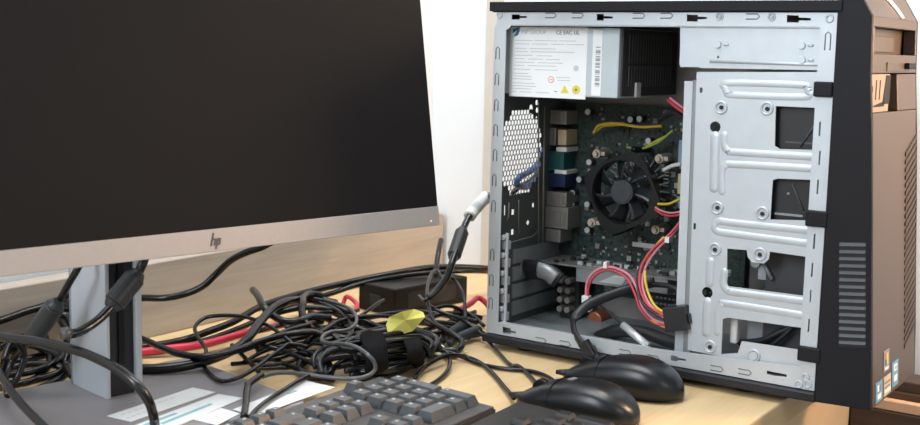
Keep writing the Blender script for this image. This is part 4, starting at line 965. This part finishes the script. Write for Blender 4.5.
for lab, pts, r in (
    ('thick black cable coil behind the left of the stand, upper turn', [(-0.3726,-0.3952,0.02),(-0.3654,-0.3639,0.04),(-0.3486,-0.3451,0.05),(-0.344,-0.3321,0.055),(-0.3353,-0.321,0.05),(-0.3083,-0.3343,0.04),(-0.2792,-0.3593,0.028),(-0.2576,-0.3891,0.02),(-0.2576,-0.4179,0.016),(-0.2735,-0.4401,0.014)], 0.0036),
    ('thick black cable coil behind the left of the stand, middle turn', [(-0.3037,-0.4412,0.02),(-0.3191,-0.4024,0.03),(-0.3002,-0.3868,0.03),(-0.2762,-0.3785,0.025),(-0.257,-0.379,0.018),(-0.2474,-0.3911,0.012),(-0.254,-0.4151,0.008),(-0.2561,-0.4522,0.008)], 0.0038),
    ('thick black cable coil behind the left of the stand, lowest turn', [(-0.2882,-0.4518,0.012),(-0.2847,-0.4212,0.016),(-0.2725,-0.4014,0.018),(-0.2551,-0.3875,0.016),(-0.2428,-0.3875,0.01),(-0.2351,-0.4177,0.006),(-0.2195,-0.4723,0.006)], 0.0036),
    ('black cable bending behind the left side of the monitor column', [(-0.2418,-0.4168,0.06),(-0.2554,-0.3895,0.065),(-0.2545,-0.3772,0.065),(-0.2344,-0.3834,0.055),(-0.2153,-0.3938,0.045),(-0.2317,-0.367,0.03),(-0.2512,-0.333,0.02)], 0.0040),
    ('black cable looped under the hanging bead at the lower left', [(-0.2051,-0.4819,0.05),(-0.2137,-0.4694,0.06),(-0.2136,-0.459,0.058),(-0.2135,-0.4553,0.045),(-0.2116,-0.4634,0.03),(-0.2149,-0.4719,0.02),(-0.2286,-0.4684,0.03),(-0.2259,-0.4655,0.045)], 0.0032),
    ('thin black cable lying flat behind the stand at the lower left', [(-0.3063,-0.4281,0.03),(-0.3264,-0.3855,0.035),(-0.3039,-0.378,0.035),(-0.2849,-0.3743,0.03),(-0.2784,-0.3649,0.024),(-0.2731,-0.3471,0.015)], 0.0026)):
    cable(lab, pts, r)
cable('blue cable hanging behind the tower, seen through its fan grille', [(-0.035, 0.24, 0.005), (-0.035, 0.23, 0.12), (-0.035,0.1871,0.2135), (-0.035,0.168,0.2008), (-0.035,0.1491,0.1907), (-0.035,0.121,0.1841), (-0.035,0.1144,0.176), (-0.035,0.1359,0.1706), (-0.035,0.1823,0.1706), (-0.035, 0.20, 0.07), (-0.035, 0.21, 0.005)], 0.004, 'cable_blue')
cable('black cable hanging behind the tower, seen through its fan grille', [(-0.047, 0.27, 0.005), (-0.047, 0.26, 0.11), (-0.047,0.2094,0.1883), (-0.047,0.17,0.1757), (-0.047,0.1367,0.1683), (-0.047,0.1254,0.1605), (-0.047,0.1471,0.1536), (-0.047,0.2039,0.1537), (-0.047, 0.22, 0.06), (-0.047, 0.23, 0.005)], 0.0035)
for q in ([(-0.3205,-0.4296,0.03),(-0.3241,-0.3999,0.036),(-0.3173,-0.3838,0.034),(-0.3021,-0.3737,0.024),(-0.2805,-0.3684,0.016),(-0.2691,-0.3503,0.01),(-0.2533,-0.338,0.008)], [(-0.2942,-0.4477,0.016),(-0.2946,-0.4096,0.018),(-0.2945,-0.3794,0.018),(-0.2928,-0.3566,0.02),(-0.3017,-0.3297,0.024),(-0.3026,-0.3085,0.022)],
          [(-0.355,-0.359,0.045),(-0.3312,-0.3593,0.04),(-0.2986,-0.3689,0.032),(-0.2741,-0.3826,0.02),(-0.2593,-0.4008,0.012),(-0.2533,-0.4235,0.008),(-0.262,-0.4395,0.008)], [(-0.3633,-0.305,0.05),(-0.304,-0.3448,0.05),(-0.2693,-0.364,0.044),(-0.2469,-0.3791,0.034),(-0.2431,-0.3871,0.02),(-0.2237,-0.3951,0.013)]):
    cable('black lead bunched up behind the left side of the monitor stand', q, 0.0038, group='black leads behind the monitor stand')
# --- centre
cable('red network cable running along the desk behind the stand', [(-0.2771,-0.2953,0.006),(-0.2628,-0.2776,0.007),(-0.2438,-0.2526,0.009),(-0.2246,-0.2271,0.011),(-0.2213,-0.1975,0.012),(-0.2175,-0.1655,0.014),(-0.2204,-0.1253,0.012),(-0.2257,-0.0821,0.01),(-0.2366,-0.0342,0.008),(-0.2448,0.0228,0.006)], 0.0042, 'cable_red')
cable('red cable looping up beside the power brick', [(-0.1832,-0.0406,0.012),(-0.176,-0.0382,0.02),(-0.1643,-0.0374,0.024),(-0.1747,-0.0191,0.028),(-0.1955,-0.0034,0.03),(-0.2209,0.0156,0.026),(-0.223,0.0123,0.016)], 0.0028, 'cable_red')
cable('red cable showing behind the power brick by the tower', [(-0.0972,0.0777,0.014),(-0.0937,0.1056,0.02),(-0.0958,0.1269,0.024),(-0.0866,0.1317,0.018),(-0.0763,0.1304,0.008)], 0.0036, 'cable_red')
cable('long black cable lying along the foot of the wood panel', [(-0.3099,-0.2923,0.01),(-0.2703,-0.2711,0.01),(-0.2514,-0.2313,0.012),(-0.2484,-0.1895,0.016),(-0.2501,-0.1486,0.02),(-0.2637,-0.09,0.026),(-0.2638,-0.0223,0.03),(-0.2468,0.0545,0.036),(-0.2224,0.1073,0.042),(-0.2006,0.1555,0.046),(-0.1775,0.1929,0.045),(-0.1532,0.2353,0.04),(-0.1294,0.257,0.035)], 0.0042)
cable('second black cable beside the panel foot, sagging behind the brick', [(-0.2851,-0.2859,0.005),(-0.2622,-0.2503,0.005),(-0.2432,-0.2096,0.008),(-0.245,-0.1458,0.012),(-0.2599,-0.0537,0.018),(-0.2543,0.0239,0.024),(-0.235,0.0605,0.034),(-0.2135,0.1173,0.039),(-0.1839,0.1669,0.041),(-0.1635,0.2087,0.039),(-0.1595,0.2659,0.03)], 0.0034)
cable('thick black cable curving up from the stand base towards the brick', [(-0.201,-0.3555,0.0165),(-0.1816,-0.3445,0.0165),(-0.1643,-0.3304,0.017),(-0.151,-0.3098,0.0185),(-0.1448,-0.2819,0.021),(-0.1469,-0.2516,0.024),(-0.1528,-0.2266,0.03),(-0.1686,-0.1954,0.036),(-0.1881,-0.1561,0.042),(-0.1996,-0.1225,0.044),(-0.2102,-0.0853,0.04),(-0.2171,-0.0418,0.032),(-0.2203,-0.0063,0.022)], 0.0050)
cable('black cable crossing from the column to the coil, over the red cable', [(-0.2809,-0.289,0.025),(-0.2463,-0.2887,0.026),(-0.2061,-0.2996,0.026),(-0.1693,-0.3061,0.026),(-0.1387,-0.3012,0.027),(-0.1295,-0.2732,0.028),(-0.1341,-0.234,0.029),(-0.1321,-0.1922,0.03),(-0.1207,-0.1651,0.03),(-0.1071,-0.1561,0.026)], 0.0036)
cable('thin black cable making a wide ring left of the coil', [(-0.1082,-0.1949,0.018),(-0.1345,-0.1942,0.03),(-0.1661,-0.1871,0.036),(-0.2004,-0.1828,0.038),(-0.2313,-0.1875,0.036),(-0.2493,-0.1961,0.032),(-0.2443,-0.2157,0.026),(-0.22,-0.2343,0.022),(-0.1895,-0.2516,0.016),(-0.1591,-0.2847,0.015),(-0.1255,-0.3086,0.0145),(-0.0951,-0.3207,0.0145),(-0.088,-0.3037,0.016),(-0.0928,-0.2795,0.018),(-0.1023,-0.2525,0.02),(-0.1085,-0.2253,0.024),(-0.1123,-0.206,0.026),(-0.0998,-0.1918,0.022)], 0.0022)
cable('glossy black cable bent in a hook against the wood panel', [(-0.2499,-0.1194,0.052),(-0.2217,-0.1403,0.052),(-0.1994,-0.1555,0.046),(-0.1846,-0.1565,0.038),(-0.1661,-0.157,0.034),(-0.1572,-0.144,0.033),(-0.1614,-0.1158,0.032),(-0.1539,-0.0932,0.028)], 0.0042, 'cable_grey')
cable('black cable hanging over the hook-shaped one', [(-0.2039,-0.0498,0.04),(-0.2089,-0.0639,0.044),(-0.2005,-0.0857,0.045),(-0.1786,-0.1118,0.044),(-0.1695,-0.1237,0.038),(-0.1566,-0.133,0.03),(-0.1464,-0.131,0.022)], 0.0042)
cable('shiny black lead from the hook to the red loop', [(-0.2199,-0.0711,0.04),(-0.2041,-0.0603,0.038),(-0.1883,-0.0569,0.036),(-0.162,-0.0661,0.034),(-0.1338,-0.0819,0.036),(-0.1335,-0.0678,0.036)], 0.0026, 'cable_grey')
for lab, pts, r in (
    ('thin black lead in the pile, lying flat over the desk seam', [(-0.1726,-0.2304,0.02),(-0.1385,-0.2471,0.016),(-0.11,-0.2603,0.012),(-0.0814,-0.2801,0.012)], 0.0024),
    ('thin black lead fanning out left of the coil, topmost', [(-0.1342,-0.25,0.012),(-0.1438,-0.215,0.014),(-0.1403,-0.1833,0.016),(-0.1202,-0.1656,0.018),(-0.095,-0.1619,0.018)], 0.0022),
    ('thin black lead fanning out left of the coil, second', [(-0.1467,-0.2402,0.01),(-0.1362,-0.2319,0.009),(-0.1243,-0.2114,0.01),(-0.1181,-0.1839,0.012),(-0.1005,-0.1685,0.014)], 0.0022),
    ('thin black lead fanning out left of the coil, third', [(-0.1307,-0.2435,0.007),(-0.1216,-0.2263,0.006),(-0.1098,-0.2056,0.008),(-0.1094,-0.1777,0.01),(-0.0896,-0.1714,0.012)], 0.0020),
    ('thin black lead fanning out left of the coil, lowest', [(-0.1254,-0.2401,0.004),(-0.1106,-0.223,0.004),(-0.0972,-0.2071,0.004),(-0.1013,-0.1837,0.006),(-0.0849,-0.18,0.008)], 0.0018),
    ('black lead slanting through the pile below the red cable', [(-0.1444,-0.2174,0.022),(-0.1463,-0.2002,0.026),(-0.1435,-0.172,0.03),(-0.1499,-0.1354,0.028),(-0.1646,-0.0948,0.022)], 0.0030),
    ('black lead passing under the yellow note', [(-0.1218,-0.1168,0.006),(-0.1132,-0.0886,0.01),(-0.0908,-0.0805,0.012),(-0.0698,-0.0615,0.014),(-0.0744,-0.0167,0.012),(-0.0804,0.0429,0.01),(-0.0929,0.1164,0.008)], 0.0030),
    ('black lead along the near side of the power brick', [(-0.2175,-0.0412,0.012),(-0.1654,-0.0618,0.016),(-0.1506,-0.0334,0.018),(-0.1411,0.0028,0.018),(-0.1304,0.0496,0.014),(-0.0992,0.0698,0.01),(-0.0638,0.0793,0.006)], 0.0034),
    ('black lead beneath the shiny one, behind the coil', [(-0.1855,-0.1091,0.012),(-0.1699,-0.0833,0.012),(-0.1413,-0.0724,0.012),(-0.1291,-0.0471,0.014),(-0.1164,-0.0096,0.014),(-0.086,0.0134,0.012),(-0.057,0.0303,0.006)], 0.0034),
    ('thin black lead touching the brick end nearest the camera', [(-0.171,-0.0328,0.01),(-0.1646,-0.0143,0.02),(-0.1682,0.0136,0.026),(-0.1735,0.0323,0.026)], 0.0022)):
    cable(lab, pts, r)
# --- the bundled coil in the middle, held by two straps
coil = empty('cable_coil', (-0.0677,-0.1272,0)); tag(coil, 'bundled coil of black cable held by velcro straps behind the grey keyboard', 'cable coil')
turns = [
  [(-0.0478,-0.2292,0.012),(-0.0618,-0.2194,0.02),(-0.0636,-0.1986,0.026),(-0.0522,-0.177,0.03),(-0.0367,-0.158,0.032),(-0.0261,-0.1323,0.032),(-0.0204,-0.1007,0.028),(-0.0062,-0.098,0.022),(-0.001,-0.1195,0.014),(-0.0012,-0.1524,0.01),(-0.0115,-0.1812,0.008),(-0.0256,-0.2119,0.008)],
  [(-0.0672,-0.2161,0.01),(-0.0751,-0.2103,0.018),(-0.075,-0.1917,0.026),(-0.0596,-0.1713,0.032),(-0.0375,-0.1572,0.036),(-0.0281,-0.1263,0.036),(-0.0303,-0.0947,0.032),(-0.0138,-0.08,0.024),(-0.0014,-0.1081,0.016),(-0.0063,-0.1405,0.012),(-0.0168,-0.1746,0.012),(-0.0323,-0.2118,0.012)],
  [(-0.0451,-0.2277,0.008),(-0.0599,-0.2091,0.014),(-0.059,-0.1913,0.02),(-0.0479,-0.1756,0.024),(-0.0306,-0.1607,0.026),(-0.0232,-0.1325,0.026),(-0.0148,-0.1153,0.024),(-0.0018,-0.1185,0.018),(-0.0051,-0.1351,0.01),(-0.0127,-0.1629,0.006),(-0.0223,-0.2001,0.006)],
  [(-0.041,-0.2247,0.006),(-0.053,-0.2045,0.01),(-0.0542,-0.1841,0.014),(-0.042,-0.1728,0.018),(-0.0279,-0.1606,0.02),(-0.0193,-0.1374,0.02),(-0.0146,-0.119,0.016),(-0.0064,-0.1368,0.008),(-0.0066,-0.1708,0.0045),(-0.0208,-0.2177,0.006)],
  [(-0.0613,-0.2199,0.016),(-0.0543,-0.2031,0.02),(-0.0372,-0.1886,0.022),(-0.0179,-0.1733,0.02),(-0.0119,-0.1436,0.016),(-0.0067,-0.1259,0.01),(-0.0014,-0.1538,0.006),(-0.0042,-0.1904,0.005)],
  [(-0.0686,-0.2083,0.006),(-0.0517,-0.1934,0.01),(-0.0347,-0.1785,0.014),(-0.0187,-0.1654,0.014),(-0.0116,-0.1404,0.01),(0.0005,-0.132,0.006)],
]
for q in turns: obj('cable_turn', MB().tube(q, 0.0032, 10, 7), M['cable_grey' if q is turns[1] or q is turns[2] else 'cable'], coil)
ring = [(-0.0335,-0.2457,0.016),(-0.0428,-0.2381,0.024),(-0.0462,-0.2251,0.03),(-0.0436,-0.2097,0.032),(-0.036,-0.1965,0.028),(-0.0319,-0.195,0.02)]
obj('cable_turn', MB().tube(ring, 0.0032, 10, 7), M['cable_grey'], coil)
ax = Vector((-0.0115,-0.1034,0.02)) - Vector((-0.0536,-0.2024,0.02)); ax.z = 0; ax.normalize()
for q, wd in (([(-0.1186,-0.0619,0.01),(-0.0672,-0.1266,0.03),(-0.03,-0.1717,0.041),(-0.0017,-0.2024,0.042),(0.0053,-0.2078,0.034),(0.0036,-0.2055,0.022),(-0.0188,-0.1784,0.004)], 0.0125), ([(-0.0783,-0.0386,0.006),(-0.03,-0.1039,0.026),(0.006,-0.149,0.036),(0.018,-0.1617,0.032),(0.0132,-0.1531,0.02),(-0.0063,-0.128,0.004)], 0.0095)):
    obj('velcro_strap', MB().tube(q, wd, 12, 5, flat=ax, ratio=(1.0, 0.28)), M['velcro'], coil)
rp_ = random.Random(21)
base_leads = [
 [(-0.1638,-0.153,0.012),(-0.154,-0.1342,0.018),(-0.1319,-0.1189,0.022),(-0.1062,-0.1114,0.02),(-0.101,-0.0823,0.02),(-0.0972,-0.0426,0.018),(-0.0789,-0.0205,0.012),(-0.0581,-0.0093,0.006)],
 [(-0.1483,-0.1887,0.008),(-0.1418,-0.1641,0.012),(-0.1217,-0.1508,0.016),(-0.1097,-0.1278,0.018),(-0.0875,-0.1167,0.016),(-0.0662,-0.0974,0.01),(-0.0488,-0.08,0.006)],
 [(-0.2159,-0.0576,0.02),(-0.1763,-0.0778,0.022),(-0.1341,-0.0954,0.022),(-0.1097,-0.0895,0.02),(-0.086,-0.0794,0.016),(-0.0709,-0.0657,0.01)],
 [(-0.1211,-0.171,0.02),(-0.1217,-0.1443,0.026),(-0.1339,-0.1028,0.028),(-0.1314,-0.081,0.028),(-0.1187,-0.0676,0.024),(-0.0948,-0.0663,0.018),(-0.08,-0.0611,0.01)],
 [(-0.2034,-0.0354,0.018),(-0.1538,-0.0611,0.02),(-0.1199,-0.066,0.02),(-0.0917,-0.0573,0.018),(-0.0631,-0.0498,0.014),(-0.0377,-0.046,0.008),(-0.0249,-0.0445,0.004)],
 [(-0.0931,-0.0013,0.016),(-0.0735,0.0038,0.018),(-0.0579,0.0146,0.016),(-0.0461,0.0309,0.01),(-0.0297,0.0323,0.005)],
 [(-0.0392,-0.1149,0.02),(-0.0354,-0.0874,0.022),(-0.0385,-0.0491,0.02),(-0.037,-0.0156,0.014),(-0.0234,0.0016,0.007)],
 [(-0.1233,-0.1781,0.01),(-0.0889,-0.1915,0.014),(-0.0564,-0.2068,0.012),(-0.0443,-0.2271,0.008),(-0.0606,-0.2358,0.006),(-0.0912,-0.2167,0.006),(-0.1091,-0.1892,0.008)],
 [(-0.1485,-0.2009,0.006),(-0.1131,-0.2142,0.006),(-0.0844,-0.2212,0.006),(-0.0568,-0.228,0.006),(-0.0332,-0.2278,0.006)],
 [(-0.1882,-0.1314,0.018),(-0.1754,-0.117,0.022),(-0.1468,-0.1187,0.022),(-0.1079,-0.1368,0.02),(-0.0796,-0.1503,0.016)],
 [(-0.1118,0.0448,0.02),(-0.1048,0.0688,0.022),(-0.092,0.0809,0.018),(-0.0732,0.0844,0.01),(-0.051,0.0733,0.004)],
 [(-0.0866,-0.1284,0.024),(-0.0711,-0.113,0.028),(-0.0604,-0.0873,0.026),(-0.044,-0.072,0.02),(-0.0223,-0.0714,0.012),(-0.0155,-0.092,0.006)],
 [(-0.0227,-0.1996,0.01),(-0.0018,-0.1871,0.012),(0.0024,-0.159,0.012),(-0.0107,-0.1132,0.01),(-0.0268,-0.0765,0.01)],
 [(-0.1256,0.0104,0.014),(-0.1071,0.026,0.014),(-0.1011,0.0596,0.014),(-0.0891,0.0814,0.012),(-0.0721,0.1009,0.006)],
]
base_leads += [
 [(-0.207,-0.1492,0.03),(-0.2005,-0.1265,0.034),(-0.1913,-0.1028,0.036),(-0.178,-0.0796,0.034),(-0.1551,-0.067,0.028),(-0.1329,-0.0683,0.022)],
 [(-0.1847,-0.2003,0.02),(-0.1782,-0.1791,0.026),(-0.1678,-0.1552,0.03),(-0.17,-0.1163,0.032),(-0.1686,-0.0762,0.03),(-0.1469,-0.0623,0.026)],
 [(-0.1546,-0.2129,0.014),(-0.1453,-0.192,0.018),(-0.1397,-0.1632,0.02),(-0.1318,-0.1326,0.02),(-0.1064,-0.125,0.018),(-0.0857,-0.1224,0.014)],
 [(-0.2144,-0.0594,0.034),(-0.1798,-0.0668,0.034),(-0.1427,-0.0818,0.03),(-0.1138,-0.1022,0.024),(-0.0988,-0.1306,0.018),(-0.1052,-0.1499,0.014)],
 [(-0.125,-0.2013,0.01),(-0.117,-0.182,0.014),(-0.124,-0.1514,0.018),(-0.1416,-0.1144,0.022),(-0.1515,-0.0819,0.024),(-0.1529,-0.0513,0.022)],
 [(-0.1367,-0.1133,0.026),(-0.1309,-0.0853,0.03),(-0.1181,-0.0611,0.03),(-0.1044,-0.0335,0.026),(-0.0891,-0.0069,0.02),(-0.0678,0.0041,0.014)],
 [(-0.061,-0.1857,0.026),(-0.0552,-0.1669,0.034),(-0.0438,-0.1442,0.038),(-0.0364,-0.1154,0.036),(-0.0263,-0.0926,0.03),(-0.0132,-0.0807,0.022),(-0.007,-0.0816,0.012)],
 [(-0.0343,-0.1984,0.014),(-0.035,-0.1751,0.026),(-0.0203,-0.1604,0.034),(-0.0079,-0.139,0.034),(-0.001,-0.1198,0.026),(0.004,-0.1155,0.014)],
 [(-0.0865,-0.0024,0.022),(-0.05,-0.0253,0.022),(-0.0249,-0.0332,0.018),(-0.0086,-0.0367,0.012),(-0.0028,-0.053,0.007),(-0.0148,-0.0628,0.007)],
 [(-0.1562,-0.2351,0.016),(-0.154,-0.2105,0.018),(-0.135,-0.1968,0.014),(-0.1065,-0.1968,0.01),(-0.0756,-0.2034,0.008)],
 [(-0.1362,-0.2665,0.013),(-0.1355,-0.2414,0.01),(-0.1348,-0.2093,0.01),(-0.1247,-0.1893,0.012),(-0.0971,-0.1884,0.012)],
 [(-0.1063,0.0583,0.016),(-0.0662,0.0349,0.016),(-0.0453,0.0339,0.012),(-0.0238,0.0318,0.006)],
]
for q in base_leads:
    cable('black lead tangled in the dark pile around the coil and the power brick', q, rp_.choice([0.0024, 0.0028, 0.0032, 0.0036]), rp_.choice(['cable', 'cable', 'cable_grey']), group='black leads tangled in the pile')
cable('pale grey cable snaking over the coil in a big S', [(-0.0639,-0.32,0.017),(-0.0641,-0.2981,0.019),(-0.0645,-0.2754,0.018),(-0.053,-0.2591,0.016),(-0.0288,-0.2466,0.014),(-0.0078,-0.2366,0.014),(0.0054,-0.2281,0.016),(0.0084,-0.2162,0.02),(0.0084,-0.2156,0.028),(0.0032,-0.2194,0.036),(-0.0141,-0.2155,0.04),(-0.039,-0.2073,0.038),(-0.0556,-0.2081,0.036),(-0.074,-0.1992,0.034),(-0.0949,-0.172,0.032),(-0.1032,-0.1475,0.03),(-0.096,-0.1325,0.03),(-0.1017,-0.111,0.032),(-0.1155,-0.0934,0.036),(-0.1324,-0.0836,0.04),(-0.1498,-0.0788,0.042),(-0.18,-0.0719,0.042)], 0.0021, 'cable_pale')
cable('short dark cable end lying across the monitor base edge', [(-0.0666,-0.2956,0.02),(-0.056,-0.3227,0.02),(-0.0466,-0.3362,0.018),(-0.0229,-0.3616,0.017),(0.0026,-0.39,0.016)], 0.0034)
cable('thin black cable bending over the white sheet behind the keyboard', [(-0.0509,-0.2317,0.012),(-0.0359,-0.2752,0.016),(-0.0223,-0.3124,0.017),(-0.0149,-0.3391,0.016),(-0.0005,-0.3707,0.017),(0.0106,-0.3908,0.016)], 0.0024)
# --- right of centre, near the tower
cable('grey lead rising in a loop in front of the brick', [(-0.1152,0.0261,0.04),(-0.099,0.0142,0.038),(-0.0787,0.0044,0.034),(-0.0635,0.0055,0.03),(-0.0506,0.0118,0.026),(-0.0414,0.0195,0.02),(-0.0239,0.0188,0.012),(-0.0016,0.0063,0.006),(0.0303,-0.0223,0.004),(0.067,-0.0558,0.003),(0.0807,-0.0577,0.003),(0.1283,-0.1026,0.003),(0.1442,-0.1216,0.004)], 0.0022, 'cable_grey')
cable('grey lead looped upright against the power brick', [(-0.0247,-0.0369,0.006),(-0.0465,-0.0261,0.018),(-0.0689,-0.013,0.03),(-0.0899,0.0075,0.044),(-0.1095,0.0363,0.054),(-0.1232,0.0634,0.062),(-0.1263,0.0784,0.062),(-0.1175,0.0749,0.056),(-0.1063,0.0656,0.05)], 0.0022, 'cable_grey')
cable('grey lead arching over the end of the power brick', [(-0.0817,-0.0078,0.044),(-0.085,0.0146,0.052),(-0.0899,0.0378,0.06),(-0.0904,0.0531,0.062),(-0.085,0.0606,0.056),(-0.0672,0.0477,0.048),(-0.0539,0.0351,0.036),(-0.0439,0.0219,0.024),(-0.0395,0.0254,0.012)], 0.0021, 'cable_grey')
o = cable('dark cable with a bead and a white wrapped tag reaching up to the tower back', [(-0.0834,0.0005,0.046),(-0.0763,0.0145,0.058),(-0.0703,0.0199,0.07),(-0.0686,0.0273,0.086),(-0.0761,0.05,0.104),(-0.0857,0.0763,0.122),(-0.088,0.0945,0.136),(-0.0873,0.1108,0.147),(-0.0823,0.1233,0.157)] + [(-0.004, 0.062, 0.156)], 0.0042, 'cable_grey')
ferrite(o, (-0.0748,0.0402,0.092), (-0.0831,0.0683,0.117), 0.0085)
q = [(-0.0888,0.0925,0.133), (-0.0895,0.1032,0.14), (-0.0864,0.1117,0.148), (-0.0822,0.1219,0.1565)]
mb = MB(); mb.tube(q, 0.0078, 14, 4); mb.mi = 1
for i in range(5):
    a_ = Vector(q[1]).lerp(Vector(q[2]), i/5 - 0.1); b_ = a_ + (Vector(q[2]) - Vector(q[1])).normalized() * 0.0016
    mb.tube([a_, b_], 0.00795, 14, 1, smooth=False)
mb.bm.transform(Matrix.Translation(-o.location)); c = obj('wrapped_tag', mb, [M['paper'], M['ink']]); c.parent = o
cable('black cable standing behind the brick against the white wall', [(-0.1503,0.1103,0.048),(-0.1633,0.1304,0.062),(-0.1714,0.1458,0.075),(-0.1816,0.1645,0.085)], 0.0036)
cable('thin black mouse lead sweeping over the desk to the front mouse', [(0.0213,-0.1652,0.004),(0.0101,-0.1344,0.006),(0.009,-0.1187,0.009),(0.0076,-0.0928,0.01),(0.0129,-0.0759,0.008),(0.0226,-0.0669,0.005),(0.0424,-0.0732,0.003),(0.0761,-0.1018,0.003),(0.108,-0.1328,0.003),(0.1411,-0.1675,0.006)], 0.0024)
cable('thin black mouse lead lying straight to the rear mouse', [(-0.0149,-0.078,0.01),(-0.0041,-0.0704,0.008),(0.0114,-0.0657,0.004),(0.038,-0.0742,0.003),(0.0591,-0.0753,0.003),(0.0793,-0.0717,0.003),(0.0973,-0.0647,0.003),(0.1221,-0.074,0.004),(0.1536,-0.1046,0.008)], 0.0022)
cable('thin black lead curling down behind the number pad', [(-0.0418,-0.0596,0.01),(-0.0278,-0.0599,0.01),(-0.0036,-0.075,0.009),(0.0151,-0.094,0.006),(0.0314,-0.1228,0.004),(0.0418,-0.1536,0.003),(0.0461,-0.1735,0.003)], 0.0022)
for lab, pts in (('black strain relief lump lying near the tower corner', [(-0.0285,0.0258,0.01),(-0.0292,0.006,0.01),(-0.0272,-0.0174,0.01),(-0.0228,-0.0397,0.008)]), ('black plug lump lying beside the paper scrap', [(-0.046,0.0223,0.014),(-0.0442,0.003,0.013),(-0.0425,-0.0176,0.01),(-0.0374,-0.0346,0.007)])):
    cable(lab, pts, (0.0072, 0.0040), 'ferrite', name='cable_plug')

# ================================================================== LIGHT, WORLD, CAMERA
w = bpy.data.worlds.new('room'); scene.world = w; w.use_nodes = True
bgn = w.node_tree.nodes['Background']; bgn.inputs['Color'].default_value = (0.88, 0.94, 1.0, 1); bgn.inputs['Strength'].default_value = 0.48
def area(name, loc, target, size, energy, col, size_y=None):
    l = bpy.data.lights.new(name, 'AREA'); l.energy = energy; l.color = col; l.size = size
    if size_y: l.shape = 'RECTANGLE'; l.size_y = size_y
    o = bpy.data.objects.new(name, l); COL.objects.link(o); o.location = loc
    o.rotation_euler = (Vector(target) - Vector(loc)).to_track_quat('-Z', 'Y').to_euler(); return o
area('window_light', (-0.4, -2.3, 1.3), (0.1, 0.0, 0.15), 1.3, 80, (0.88, 0.945, 1.0))
area('ceiling_lamp', (0.10, -0.30, 1.9), (0.10, -0.25, 0.0), 1.0, 29, (0.98, 0.99, 1.0))
area('side_fill', (2.3, -0.8, 1.0), (0.3, 0.0, 0.1), 0.9, 7, (1.0, 0.94, 0.87))  # unseen fill added from the user's side to lift the shaded pedestal
dl = area('desk_lamp', (0.82, 0.33, 0.46), (0.42, 0.10, 0.27), 0.20, 3.6, (1.0, 0.66, 0.40)).data; dl.specular_factor = 0.3; dl.spread = R(110)
area('wall_fill', (0.22, 0.24, 1.15), (0.12, 0.385, 0.2), 0.25, 4.5, (1.0, 0.86, 0.70))  # unseen warm fill added to brighten the wall behind the tower

cd = bpy.data.cameras.new('camera'); cam = bpy.data.objects.new('camera', cd); COL.objects.link(cam); scene.camera = cam
F, YAW, PIT, ROLL = 1180.976, -0.5969, 0.1348, 0.0227
cd.sensor_fit = 'HORIZONTAL'; cd.sensor_width = 36.0; cd.lens = F * 36.0 / 920.0; cd.clip_start = 0.02
cd.dof.use_dof = True; cd.dof.focus_distance = 1.24; cd.dof.aperture_fstop = 9.0
fwd = Vector((math.sin(YAW)*math.cos(PIT), math.cos(YAW)*math.cos(PIT), -math.sin(PIT))); rt = Vector((math.cos(YAW), -math.sin(YAW), 0)); up = rt.cross(fwd)
r2 = rt*math.cos(ROLL) + up*math.sin(ROLL); u2 = -rt*math.sin(ROLL) + up*math.cos(ROLL)
mw = Matrix((r2, u2, -fwd)).transposed().to_4x4(); mw.translation = (0.7128, -1.1081, 0.3335); cam.matrix_world = mw
scene.view_settings.view_transform = 'Standard'
scene.view_settings.look = 'None'
scene.view_settings.exposure = 0.0
